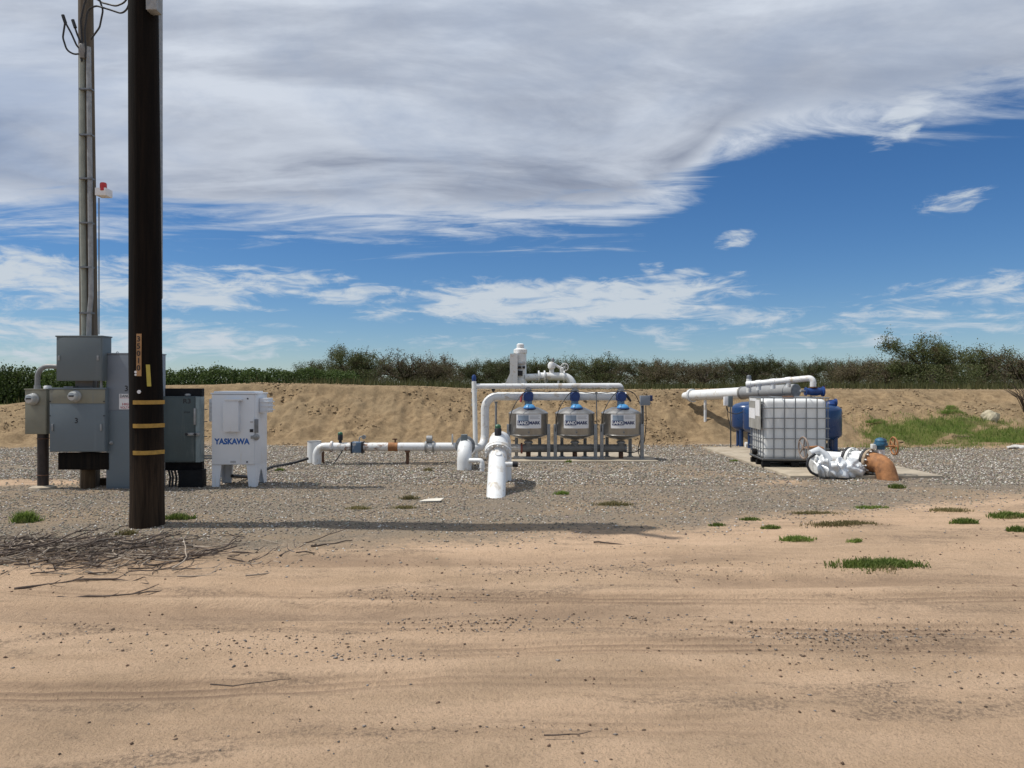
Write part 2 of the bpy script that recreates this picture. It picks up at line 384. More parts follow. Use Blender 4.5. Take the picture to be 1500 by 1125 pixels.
def handwheel(c, axis, r, parent, m, tube=0.012, spokes=5, stem=0.12):
    wh = MB().torus(c, axis, r, tube); u, v = frame_of(axis); c = Vector(c)
    for k in range(spokes):
        a = 2 * math.pi * k / spokes; wh.tube([c, c + (u * math.cos(a) + v * math.sin(a)) * r], tube * 0.75, 6)
    wh.disc(c, axis, r * 0.16, tube * 3, 10)
    o = wh.build('handwheel', m, parent)
    if stem: MB().tube([c, c - Vector(axis).normalized() * stem], tube * 1.1, 8).build('valve_stem', m, parent)
    return o

# ------------------------------------------------------------------ terrain
def vnoise(x, y, seed=0):
    xi, yi = np.floor(x).astype(np.int64), np.floor(y).astype(np.int64); fx, fy = x - xi, y - yi
    fx = fx * fx * (3 - 2 * fx); fy = fy * fy * (3 - 2 * fy)
    def h(a, b):
        n = (a * 374761393 + b * 668265263 + seed * 974634777) & 0x7fffffff
        n = ((n ^ (n >> 13)) * 1274126177) & 0x7fffffff
        return ((n ^ (n >> 16)) & 0xffff) / 65535.0
    return (h(xi, yi) * (1 - fx) + h(xi + 1, yi) * fx) * (1 - fy) + (h(xi, yi + 1) * (1 - fx) + h(xi + 1, yi + 1) * fx) * fy
def fbm(x, y, oct=4, seed=0, rough=0.5):
    a, s, t = 1.0, 0.0, 0.0
    for o in range(oct):
        s = s + a * (vnoise(x * 2 ** o + 17.3 * o, y * 2 ** o - 9.1 * o, seed + o) - 0.5); t += a; a *= rough
    return s / t * 2
def sstep(x, a, b):
    t = np.clip((x - a) / (b - a), 0, 1); return t * t * (3 - 2 * t)
CREST_X = [-60, -22, -15.5, -13.5, -11, -8.5, -6, -3, -1, 5, 10, 16, 30, 60]
CREST_Z = [0.5, 0.62, 0.95, 1.25, 1.55, 1.60, 1.58, 1.50, 1.40, 1.40, 1.43, 1.40, 1.42, 1.42]
TOE_X = [-60, -16, -10, -4, 3.5, 5, 7, 8.6, 12, 60]; TOE_Y = [19.0, 19.0, 20.0, 20.3, 20.3, 20.9, 20.9, 19.4, 18.4, 18.0]
TRACKS = ((5.35, 0.015, 0.004, 0.20, 0.034, 0), (4.98, -0.02, 0.003, 0.14, 0.026, 1), (6.15, 0.03, -0.005, 0.20, 0.026, 0), (4.05, 0.035, 0.01, 0.13, 0.022, 1), (3.55, -0.045, 0.006, 0.15, 0.024, 1), (7.0, 0.02, 0.0, 0.25, 0.02, 0), (4.55, 0.05, -0.01, 0.16, 0.02, 1), (5.75, -0.03, 0.004, 0.12, 0.02, 1))
def tracks(x, y):
    m = np.zeros_like(x); dz = np.zeros_like(x)
    for (y0, sl, cv, wd, dp, tread) in TRACKS:
        c = y0 + sl * x + cv * x * x + 0.14 * fbm(x * 0.4, x * 0 + y0, 2, 71)
        g = np.exp(-((y - c) / wd) ** 4); rim = np.exp(-((y - c - wd * 1.4) / (wd * 0.45)) ** 2) + np.exp(-((y - c + wd * 1.4) / (wd * 0.45)) ** 2)
        brk = np.clip(0.35 + 1.6 * fbm(x * 0.45, x * 0 + y0 * 3, 3, 77), 0, 1)
        dz = dz + brk * (-dp * g + dp * 0.5 * rim)
        if tread: dz = dz + brk * g * 0.008 * np.sin((y - c) * 70)
        m = np.maximum(m, brk * g * (0.75 + (0.6 * np.sin((y - c) * 70) if tread else 0)))
    return m, dz
def height(x, y, fine=True):
    x = np.asarray(x, float); y = np.asarray(y, float)
    crest = np.interp(x, CREST_X, CREST_Z); toe = np.interp(x, TOE_X, TOE_Y); top = np.interp(x, [-60, -10, 8, 12, 60], [22.6, 23.2, 23.3, 24.2, 24.4])
    top = top + 0.25 * fbm(x * 0.35, x * 0 + 3.3, 3, 5); toe = toe + 0.35 * fbm(x * 0.5, x * 0 + 8.1, 3, 9)
    t = np.clip((y - toe) / (top - toe), 0, 1)
    prof = np.where(t < 0.12, 4.0 * t * t, 0.0576 + (t - 0.12) * 1.02); prof = np.where(t > 0.85, 0.8022 + (1 - 0.8022) * np.sin((t - 0.85) / 0.15 * math.pi / 2), prof)
    crest = crest + 0.035 * fbm(x * 0.9, x * 0 + 5.7, 4, 13, 0.6)
    z = crest * np.minimum(prof, 1.0)
    bell = np.clip(np.minimum(t * 6, (1 - t) * 7), 0, 1)
    z = z + bell * (0.10 * fbm(x * 0.9, y * 0.8, 4, 21) + 0.16 * fbm(x * 1.9, y * 0.5, 4, 33, 0.62) + 0.12 * fbm(x * 3.3, y * 2.7, 4, 37, 0.65))
    # gentle grassy shoulder at the right foot of the bank
    z = z + 0.18 * sstep(x, 9, 13) * np.exp(-((y - 18.6) / 1.6) ** 2)
    far = sstep(y, 24, 60); z = z + far * (1.25 - crest) * sstep(y, 24, 30) * 0.9
    flat = 1 - sstep(y, 16.5, 19.0)
    z = z + 0.035 * fbm(x * 0.35, y * 0.35, 3, 2) * np.where(y < 8.8, 1.0, 0.45)
    if fine:
        z = z + np.where(y < 19, 0.012, 0.05 * bell + 0.014) * fbm(x * 3.1, y * 3.1, 3, 41)
        near = 1 - sstep(y, 7.5, 9.0)
        z = z + near * 0.006 * fbm(x * 11, y * 11, 3, 45) * np.clip(0.5 + fbm(x * 0.9, y * 1.4, 2, 47), 0, 1.4)
        tk, dz = tracks(x, y); z = z + near * dz
    return z
def Z(x, y): return float(height(np.array([x]), np.array([y]))[0])
def axis_pts(spans):
    out = [spans[0][0]]
    for a, b, st in spans:
        n = max(1, int(round((b - a) / st))); out += list(np.linspace(a, b, n + 1)[1:])
    return np.array(out)
xs = axis_pts([(-400, -120, 40), (-120, -45, 5), (-45, -19, 0.8), (-19, -9, 0.11), (-9, 10, 0.05), (10, 20, 0.11), (20, 50, 0.8), (50, 120, 5), (120, 400, 40)])
ys = axis_pts([(-60, -5, 6), (-5, 2.4, 0.4), (2.4, 9.5, 0.028), (9.5, 18, 0.065), (18, 25, 0.075), (25, 34, 0.4), (34, 100, 3), (100, 900, 60)])
GX, GY = np.meshgrid(xs, ys)
GZ = height(GX, GY)
nx, ny = len(xs), len(ys)
me = bpy.data.meshes.new('ground')
verts = np.stack([GX.ravel(), GY.ravel(), GZ.ravel()], 1)
idx = np.arange(nx * ny).reshape(ny, nx)
quads = np.stack([idx[:-1, :-1], idx[:-1, 1:], idx[1:, 1:], idx[1:, :-1]], -1).reshape(-1, 4)
me.vertices.add(len(verts)); me.vertices.foreach_set('co', verts.ravel())
me.loops.add(quads.size); me.loops.foreach_set('vertex_index', quads.ravel().astype(np.int32))
me.polygons.add(len(quads)); me.polygons.foreach_set('loop_start', np.arange(0, quads.size, 4, dtype=np.int32)); me.polygons.foreach_set('loop_total', np.full(len(quads), 4, dtype=np.int32))
me.polygons.foreach_set('use_smooth', np.ones(len(quads), bool))
me.update(calc_edges=True); me.validate()
def gravel_mask(x, y):
    b = np.interp(x, [-8, -5, -2, 0, 2, 4, 6, 10], [6.4, 6.7, 7.3, 7.75, 8.4, 9.6, 10.4, 11.5]) + 0.9 * fbm(x * 0.45, y * 0.7, 4, 51)
    toe = np.interp(x, TOE_X, TOE_Y) - 0.5 + 0.9 * fbm(x * 0.4, y * 0.4, 3, 52)
    g = sstep(y, b - 1.6, b + 1.5) * (1 - sstep(y, toe - 0.4, toe + 0.5))
    sandy = sstep(fbm(x * 0.5, y * 0.8, 4, 55), 0.15, 0.5) * sstep(x, 2.5, 5) * (1 - sstep(y, 12.0, 14.0))
    left = np.exp(-((x + 8.0) / 1.6) ** 2 - ((y - 12.3) / 0.5) ** 2)
    return np.clip(g * (1 - 0.75 * sandy) * (1 - 0.9 * left), 0, 1)
def green_mask(x, y):
    e = sstep(x + 0.8 * fbm(x * 0.8, y * 1.1, 3, 63), 8.6, 10.2) * sstep(y, 17.7, 18.6) * (1 - sstep(y, 20.3 + 0.06 * (x - 10), 21.8 + 0.1 * (x - 10)))
    return np.clip(e * sstep(fbm(x * 0.7, y * 1.0, 4, 61), -0.4, 0.05), 0, 1)
bank = sstep(GY, np.interp(GX, TOE_X, TOE_Y) - 1.3, np.interp(GX, TOE_X, TOE_Y) - 0.2)
for nm, arr in (('gravel', gravel_mask(GX, GY)), ('litter', np.exp(-((GX + 4.2) / 1.7) ** 2 - ((GY - 7.35) / 0.75) ** 2)), ('track', tracks(GX, GY)[0]), ('bank', bank), ('green', np.maximum(green_mask(GX, GY), sstep(GY, 27, 36) * 0.85))):
    a = me.attributes.new(nm, 'FLOAT', 'POINT'); a.data.foreach_set('value', arr.ravel().astype(np.float32))
gm = bpy.data.materials.new('earth'); gm.use_nodes = True
t = NT(gm.node_tree); b = t.n['Principled BSDF']
co = t.new('ShaderNodeTexCoord').outputs['Object']
A = lambda n: t.new('ShaderNodeAttribute', attribute_name=n).outputs['Fac']
n_big = t.noise(t.mapping(co, (0.5, 1.0, 1)), 0.7, 6, 0.6, 0.3); n_mid = t.noise(co, 5.0, 6, 0.65); n_fine = t.noise(co, 55.0, 5, 0.7); n_streak = t.noise(t.mapping(co, (0.25, 2.2, 1)), 1.3, 7, 0.65, 0.5)
n_patch = t.noise(t.mapping(co, (0.45, 0.9, 1), (0, 0, 0.2)), 1.1, 8, 0.68, 0.6); n_spk = t.noise(co, 120.0, 3, 0.7); n_clod = t.noise(co, 22.0, 6, 0.72)
sand = t.mix(t.smooth(n_streak, 0.30, 0.70), (0.57, 0.395, 0.258), (0.67, 0.475, 0.32))
sand = t.mix(t.smooth(n_patch, 0.42, 0.68, 0, 0.75), sand, (0.42, 0.298, 0.194))
sand = t.mix(t.smooth(n_clod, 0.52, 0.74, 0, 0.7), sand, (0.36, 0.25, 0.168))
sand = t.mix(t.smooth(n_spk, 0.56, 0.68, 0, 0.7), sand, (0.20, 0.14, 0.10))
sand = t.mix(t.smooth(n_spk, 0.42, 0.30, 0, 0.5), sand, (0.66, 0.51, 0.38))
grit = t.smooth(t.noise(t.mapping(co, (0.45, 1.5, 1), (0, 0, 0.06), (4, 9, 0)), 1.25, 9, 0.72, 0.5), 0.50, 0.62)
sand = t.mix(t.math('MULTIPLY', grit, t.smooth(t.noise(co, 38.0, 6, 0.75), 0.44, 0.58, 0.12, 0.85)), sand, (0.235, 0.172, 0.122))
sand = t.mix(t.math('MULTIPLY', A('track'), t.smooth(n_patch, 0.3, 0.6, 0.35, 0.95)), sand, (0.31, 0.215, 0.145))
grav = t.mix(t.smooth(n_fine, 0.35, 0.65), (0.165, 0.132, 0.098), (0.36, 0.30, 0.23))
grav = t.mix(t.smooth(n_patch, 0.42, 0.62, 0, 0.8), grav, (0.34, 0.255, 0.172))
dirt = t.mix(t.smooth(n_mid, 0.3, 0.7), (0.215, 0.15, 0.085), (0.365, 0.262, 0.15))
dirt = t.mix(t.smooth(n_big, 0.4, 0.7, 0, 0.7), dirt, (0.265, 0.20, 0.12))
dirt = t.mix(t.smooth(n_clod, 0.52, 0.72, 0, 0.7), dirt, (0.16, 0.103, 0.063))
dirt = t.mix(t.smooth(n_clod, 0.42, 0.26, 0, 0.6), dirt, (0.46, 0.335, 0.215))
c = t.mix(A('bank'), sand, dirt)
gmask = t.smooth(t.math('ADD', A('gravel'), t.math('MULTIPLY', t.math('SUBTRACT', t.noise(co, 9.0, 5, 0.7), 0.5), 0.9)), 0.25, 0.75)
c = t.mix(gmask, c, grav)
lit = t.smooth(t.math('ADD', A('litter'), t.math('MULTIPLY', t.math('SUBTRACT', n_clod, 0.5), 1.2)), 0.3, 0.8, 0, 0.85)
c = t.mix(lit, c, t.mix(n_fine, (0.075, 0.055, 0.04), (0.20, 0.15, 0.11)))
grn = t.smooth(t.math('ADD', A('green'), t.math('MULTIPLY', t.math('SUBTRACT', t.noise(co, 6.0, 5, 0.7), 0.5), 0.8)), 0.35, 0.8)
c = t.mix(grn, c, t.mix(n_fine, (0.07, 0.085, 0.02), (0.15, 0.165, 0.05)))
t.l.new(c, b.inputs['Base Color']); b.inputs['Roughness'].default_value = 0.95; b.inputs['Specular IOR Level'].default_value = 0.15
bn = t.new('ShaderNodeBump'); bn.inputs['Strength'].default_value = 1.0; bn.inputs['Distance'].default_value = 0.04
hsum = t.math('ADD', t.math('MULTIPLY', n_fine, 0.35), t.math('ADD', t.math('MULTIPLY', t.noise(co, 18.0, 6, 0.7), 0.8), t.math('ADD', t.math('MULTIPLY', t.noise(co, 160.0, 3, 0.6), 0.12), t.math('MULTIPLY', t.noise(co, 42.0, 6, 0.75), 0.7))))
t.l.new(hsum, bn.inputs['Height']); t.l.new(bn.outputs[0], b.inputs['Normal'])
me.materials.append(gm)
kind(link('ground', me), 'structure')

# loose stones: one joined mesh per sort, every stone real
def stones(name, pts, sizes, cols, flat=0.62, parent=None):
    n = len(pts)
    base = np.array([(1, 0, 0), (0, 1, 0), (-1, 0, 0), (0, -1, 0), (0, 0, 1), (0, 0, -1)], float)
    V = base[None] * (1 + 0.45 * (rng.random((n, 6, 1)) - 0.5)) + 0.35 * (rng.random((n, 6, 3)) - 0.5)
    sc = sizes[:, None, None] * (0.7 + 0.6 * rng.random((n, 1, 3))); sc[:, :, 2] *= flat
    V = V * sc; a = rng.random(n) * 6.283; ca, sa = np.cos(a)[:, None], np.sin(a)[:, None]
    V = np.stack([V[:, :, 0] * ca - V[:, :, 1] * sa, V[:, :, 0] * sa + V[:, :, 1] * ca, V[:, :, 2]], -1) + pts[:, None, :]
    tri = np.array([(0, 1, 4), (1, 2, 4), (2, 3, 4), (3, 0, 4), (1, 0, 5), (2, 1, 5), (3, 2, 5), (0, 3, 5)])
    Fc = (np.arange(n)[:, None, None] * 6 + tri[None]).reshape(-1, 3)
    m = bpy.data.meshes.new(name); m.vertices.add(n * 6); m.vertices.foreach_set('co', V.ravel())
    m.loops.add(Fc.size); m.loops.foreach_set('vertex_index', Fc.ravel().astype(np.int32)); m.polygons.add(len(Fc))
    m.polygons.foreach_set('loop_start', np.arange(0, Fc.size, 3, dtype=np.int32)); m.polygons.foreach_set('loop_total', np.full(len(Fc), 3, dtype=np.int32))
    m.update(calc_edges=True)
    at = m.attributes.new('stone', 'FLOAT_COLOR', 'POINT'); at.data.foreach_set('color', np.repeat(np.c_[cols, np.ones(n)], 6, 0).ravel().astype(np.float32))
    m.materials.append(attrmat('loose_stone')); return kind(link(name, m, parent), 'stuff')
def scatter(n, x0, x1, y0, y1, prob):
    x = rng.uniform(x0, x1, n); y = y0 + (y1 - y0) * rng.random(n)
    k = rng.random(n) < prob(x, y); return x[k], y[k]
def on_ground(x, y, lift): return np.stack([x, y, height(x, y) + lift], 1)
gx, gy = scatter(260000, -16, 16, 6.3, 20, lambda x, y: gravel_mask(x, y) ** 1.5 * (1 - 0.75 * sstep(fbm(x * 0.6, y * 0.9, 4, 57), 0.05, 0.45)) * (np.abs(x) < 0.72 * y + 3.5) * np.clip(1.35 - 0.05 * (y - 7), 0.5, 1))
s = 0.006 + 0.011 * rng.random(len(gx)) ** 1.8 + 0.007 * (gy > 12)
v = rng.random((len(gx), 1)); cols = (0.12 + 0.30 * v ** 1.4) * np.array([[1.0, 0.89, 0.74]]) * (0.92 + 0.16 * rng.random((len(gx), 3)))
wht = rng.random(len(gx)) < 0.09; cols[wht] = (0.62, 0.59, 0.54)
tag(stones('gravel', on_ground(gx, gy, s * 0.25), s, cols), 'grey crushed gravel spread over the equipment yard', 'gravel')
cx_, cy_ = scatter(34000, -7, 9, 2.6, 10.5, lambda x, y: (0.10 + 0.9 * sstep(fbm(x * 0.8, y * 2.2, 4, 81), 0.10, 0.55)) * (1 - gravel_mask(x, y)) * (np.abs(x) < 0.72 * y + 2.5))
s = 0.002 + 0.011 * rng.random(len(cx_)) ** 7
cols = np.where(rng.random((len(cx_), 1)) < 0.8, np.array([[0.15, 0.10, 0.07]]), np.array([[0.22, 0.21, 0.20]])) * (0.6 + 0.8 * rng.random((len(cx_), 1)))
kx, ky = [], []
for px, py, sx_, sy_, n_ in ((700, 912, 0.35, 0.10, 500), (480, 935, 0.5, 0.12, 260), (940, 905, 0.4, 0.12, 220), (1230, 940, 0.35, 0.10, 520), (1330, 925, 0.5, 0.10, 420), (1180, 925, 0.4, 0.08, 260), (600, 870, 0.3, 0.08, 240), (360, 955, 0.4, 0.12, 200), (800, 835, 0.7, 0.2, 420), (1000, 830, 0.8, 0.25, 420), (560, 960, 0.3, 0.06, 120), (740, 1065, 0.4, 0.05, 110), (1290, 965, 0.5, 0.1, 180), (130, 930, 0.5, 0.15, 200), (1420, 1000, 0.5, 0.15, 140), (330, 1080, 0.5, 0.2, 90)):
    d_ = CAM_H * F / (py - CY); kx.append(rng.normal(PX(px, d_), sx_, n_)); ky.append(rng.normal(d_, sy_, n_))
kx, ky = np.concatenate(kx), np.concatenate(ky); ks = 0.0025 + 0.0095 * rng.random(len(kx)) ** 4
cx_, cy_, s = np.r_[cx_, kx], np.r_[cy_, ky], np.r_[s, ks]; cols = np.r_[cols, np.where(rng.random((len(kx), 1)) < 0.55, np.array([[0.15, 0.11, 0.08]]), np.array([[0.21, 0.19, 0.17]])) * (0.6 + 0.8 * rng.random((len(kx), 1)))]
tag(stones('pebbles', on_ground(cx_, cy_, s * 0.3), s, cols), 'dark pebbles and clods scattered on the sandy track', 'pebbles')
bx_, by_ = scatter(45000, -18, 22, 18.8, 24.5, lambda x, y: 0.9 * sstep(fbm(x * 0.7, y * 0.9, 4, 91), -0.15, 0.5))
s = 0.015 + 0.045 * rng.random(len(bx_)) ** 4
cols = np.array([[0.30, 0.215, 0.128]]) * (0.6 + 0.6 * rng.random((len(bx_), 1)))
tag(stones('dirt_clods', on_ground(bx_, by_, s * 0.1), s, cols), 'brown dirt clods on the face of the earth bank', 'clods')

# ------------------------------------------------------------------ plants
def leaf_mesh(name, pts, sizes, m, tint, up=0.3, aspect=0.5):
    n = len(pts); d = rng.normal(size=(n, 3)); d[:, 2] += up; d /= np.linalg.norm(d, axis=1)[:, None]
    u = np.cross(d, rng.normal(size=(n, 3))); u /= np.linalg.norm(u, axis=1)[:, None]; sz = sizes[:, None]
    V = np.stack([pts - d * sz, pts + u * sz * aspect, pts + d * sz, pts - u * sz * aspect], 1)
    me = bpy.data.meshes.new(name); me.from_pydata(V.reshape(-1, 3).tolist(), [], np.arange(n * 4).reshape(n, 4).tolist())
    a = me.attributes.new('tint', 'FLOAT', 'POINT'); a.data.foreach_set('value', np.repeat(tint, 4).astype(np.float32))
    me.materials.append(m); return me
def tree_meshes(seed, H, Wd, nleaf, lm, leaf=0.06, trunk=0.16, low=0.35, sparse=0.0):
    rd = random.Random(seed); mb = MB(); tips = []
    def grow(p, d, L, r, lev):
        pts, rs = [p], [r]; q = p.copy(); dd = d.copy(); n = 4 if lev < 2 else 3
        for i in range(n):
            dd = (dd + Vector((rd.uniform(-1, 1), rd.uniform(-1, 1), rd.uniform(-0.5, 0.9))) * (0.20 + 0.06 * lev)).normalized()
            q = q + dd * (L / n); pts.append(q.copy()); rs.append(max(r * (1 - 0.62 * (i + 1) / n), 0.006))
            if lev >= 1: tips.append((q.copy(), lev))
        mb.tube(pts, rs, 6 if lev < 1 else 4, cap=False)
        if lev < 3:
            for k in range([5, 4, 4][lev]):
                i = rd.randint(max(1, n - 2), n) if lev == 0 else rd.randint(1, n)
                az = rd.uniform(0, 6.283); sp = rd.uniform(0.5, 1.15)
                nd = (dd + Vector((math.cos(az), math.sin(az), rd.uniform(-0.15, 0.45))) * sp).normalized()
                grow(pts[i], nd, L * rd.uniform(0.55, 0.8) * (1.6 if lev == 0 else 1), rs[i] * 0.72, lev + 1)
    grow(Vector((0, 0, -0.1)), Vector((rd.uniform(-0.1, 0.1), rd.uniform(-0.1, 0.1), 1)), H * low, trunk, 0)
    high = [p for p, l in tips if l >= 2]; zt_ = max(p.z for p in high)
    for k in range(34):
        p = high[rd.randrange(len(high))]
        if p.z < zt_ * 0.55: continue
        q = p + Vector((rd.uniform(-0.25, 0.25), rd.uniform(-0.25, 0.25), rd.uniform(0.35, 0.8))); mb.tube([p, p.lerp(q, 0.5) + Vector((rd.uniform(-0.05, 0.05), 0, 0)), q], [0.014, 0.010, 0.005], 4, cap=False)
        for f_ in (0.3, 0.6, 0.9): tips.append((p.lerp(q, f_), 1))
    P = np.array([p for p, l in tips for _ in range(1 if l < 3 else 2)])
    v = np.array(mb.v); zmax = max(v[:, 2].max(), 0.1); rad = np.percentile(np.hypot(v[:, 0], v[:, 1]), 97)
    S = np.array([Wd / 2 / rad, Wd / 2 / rad, H / zmax]); mb.v = [tuple(x) for x in v * S]; P = P * S
    pick = P[rng.integers(0, len(P), nleaf)]
    pts = pick + rng.normal(size=(nleaf, 3)) * np.array([0.17, 0.17, 0.15]) * (H / 3.5)
    k = int(nleaf * 0.7); a = rng.random(k) * 6.283; q = np.sqrt(rng.random(k)) * Wd * 0.48
    skirt = np.stack([np.cos(a) * q, np.sin(a) * q, H * (0.05 + 0.36 * rng.random(k))], 1); skirt = skirt[fbm(skirt[:, 0] * 1.3 + seed, skirt[:, 1] * 1.3 + skirt[:, 2], 3, seed) > -0.12]
    pts = np.concatenate([pts, skirt]); pts = pts[pts[:, 2] > H * 0.04]
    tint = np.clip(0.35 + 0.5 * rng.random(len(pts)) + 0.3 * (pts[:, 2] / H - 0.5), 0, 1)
    nleaf = len(pts)
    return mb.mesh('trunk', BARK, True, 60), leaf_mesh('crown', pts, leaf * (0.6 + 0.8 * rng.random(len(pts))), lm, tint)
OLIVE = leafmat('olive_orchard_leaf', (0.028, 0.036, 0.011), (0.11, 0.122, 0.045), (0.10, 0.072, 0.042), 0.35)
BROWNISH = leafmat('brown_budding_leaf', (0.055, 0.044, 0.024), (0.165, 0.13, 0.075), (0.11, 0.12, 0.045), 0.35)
CITRUS = leafmat('citrus_leaf', (0.022, 0.042, 0.010), (0.098, 0.14, 0.036))
GRASSM = leafmat('fresh_grass', (0.07, 0.12, 0.02), (0.25, 0.32, 0.08), (0.34, 0.28, 0.14), 0.35, transl=0.45)
DRYGRASS = leafmat('drying_weed', (0.13, 0.125, 0.045), (0.34, 0.28, 0.14), transl=0.4)
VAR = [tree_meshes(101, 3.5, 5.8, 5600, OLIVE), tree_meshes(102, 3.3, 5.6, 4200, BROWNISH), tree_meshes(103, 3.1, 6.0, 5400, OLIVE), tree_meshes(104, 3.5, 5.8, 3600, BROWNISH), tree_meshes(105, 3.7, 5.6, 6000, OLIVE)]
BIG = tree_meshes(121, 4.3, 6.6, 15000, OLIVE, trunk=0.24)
def put_tree(name, vm, x, y, sc, rz, label, group='orchard trees behind the bank', zs=1.0, cat='tree'):
    o = thing(name, label, cat, (x, y, Z(x, y) - 0.05), group, rz); o.scale = (sc, sc, sc * zs)
    for nm, me in zip(('trunk', 'crown'), vm): link(nm, me, o)
    return o
# front row, left to right: photo column of the trunk, distance, size, kind, what singles it out
front = [(508, 46, 0.66, BIG, 'broad dark orchard tree at the left end of the tree line, beside the green hedge'),
         (592, 52, 0.80, VAR[3], 'thin brown twiggy tree left of the pipes, second in the tree line'),
         (632, 54, 0.82, VAR[1], 'brown bare-topped tree just left of the tall thin white pipe'),
         (700, 68, 0.80, VAR[2], 'green tree in the line above the blue-capped thin pipe'),
         (775, 70, 0.80, VAR[0], 'orchard tree hidden partly behind the white pump motor'),
         (815, 69, 0.74, VAR[2], 'low tree seen behind the handwheel of the pump discharge pipe'),
         (880, 66, 0.84, VAR[4], 'rounded green tree right of the curved pump discharge elbow'),
         (955, 66, 0.84, VAR[1], 'brown spiky-topped tree above the small grey control box'),
         (1030, 70, 0.80, VAR[3], 'brown tree above the mouth of the white bank pipe'),
         (1100, 69, 0.86, VAR[0], 'green tree above the short white standpipe with dark cap'),
         (1180, 67, 0.88, VAR[2], 'green tree above the white elbow over the blue tanks'),
         (1250, 66, 0.90, VAR[1], 'brown tree between the blue tanks and the largest tree'),
         (1305, 66, 0.92, VAR[3], 'sparse brown tree directly left of the largest orchard tree'),
         (1440, 54, 0.90, VAR[0], 'grey-green tree directly right of the largest orchard tree'),
         (1495, 50, 0.80, VAR[3], 'brown tree at the right end of the tree line')]
for i, (px, d, sc, vm, lab) in enumerate(front): put_tree('orchard_tree', vm, PX(px, d), d, sc, i * 1.3, lab)
put_tree('orchard_tree', BIG, PX(1372, 49), 49, 0.90, 0.6, 'largest dark green orchard tree standing above the right bank')
for row, d in enumerate((75, 81, 88, 95)):
    for k in range(16):
        px = 455 + k * 70 + row * 27 + rng.uniform(-12, 12)
        put_tree('orchard_tree', VAR[(k + row * 2) % 5], PX(px, d), d, rng.uniform(0.78, 1.0), rng.uniform(0, 6), 'olive-brown orchard tree in the rows behind the front trees', 'orchard trees in the back rows')
def shrub_meshes(seed):
    n = 6500; d = rng.normal(size=(n, 3)); d /= np.linalg.norm(d, axis=1)[:, None]; d[:, 2] = np.abs(d[:, 2]) * 1.0
    r = (0.72 + 0.32 * rng.random(n)) * (1 + 0.22 * fbm(d[:, 0] * 2.5 + seed, d[:, 1] * 2.5 + d[:, 2] * 2, 3, seed))
    pts = d * r[:, None] * np.array([1.35, 1.15, 1.25]); sp = rng.random(n) < 0.03; pts[sp, 2] += rng.random(sp.sum()) * 0.28
    st = MB()
    for k in range(9):
        a = rng.random() * 6.283; q = rng.uniform(0.3, 0.85); st.tube([(0.06 * math.cos(a), 0.06 * math.sin(a), -0.05), (q * 0.5 * math.cos(a), q * 0.5 * math.sin(a), 0.55), (q * math.cos(a), q * math.sin(a), 1.2)], [0.035, 0.025, 0.008], 5)
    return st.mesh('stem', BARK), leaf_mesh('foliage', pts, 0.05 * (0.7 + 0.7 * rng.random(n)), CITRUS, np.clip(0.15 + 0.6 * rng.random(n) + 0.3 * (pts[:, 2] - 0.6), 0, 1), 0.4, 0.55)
SHR = [shrub_meshes(k) for k in (1, 2, 3)]
hx = np.linspace(-27.5, -8.6, 15)
for k, x in enumerate(hx):
    y = 33.5 + 0.22 * (x + 27) + rng.uniform(-0.2, 0.2); near = sstep(np.array([x]), -22, -15)[0]
    lab = {0: 'citrus bush at the far left end of the hedge row', 14: 'citrus bush at the right end of the hedge, below the first orchard tree'}.get(k, 'dark green citrus bush in the continuous hedge row behind the bank')
    o = thing('citrus_bush', lab, 'bush', (x, y, Z(x, y) - 0.05), 'citrus bushes in the hedge row', k * 1.1); zt = 2.42 + 0.10 * rng.uniform(-1, 1)
    o.scale = (1, 1, (zt - Z(x, y)) / 1.32)
    for nm, me in zip(('stem', 'foliage'), SHR[k % 3]): link(nm, me, o)
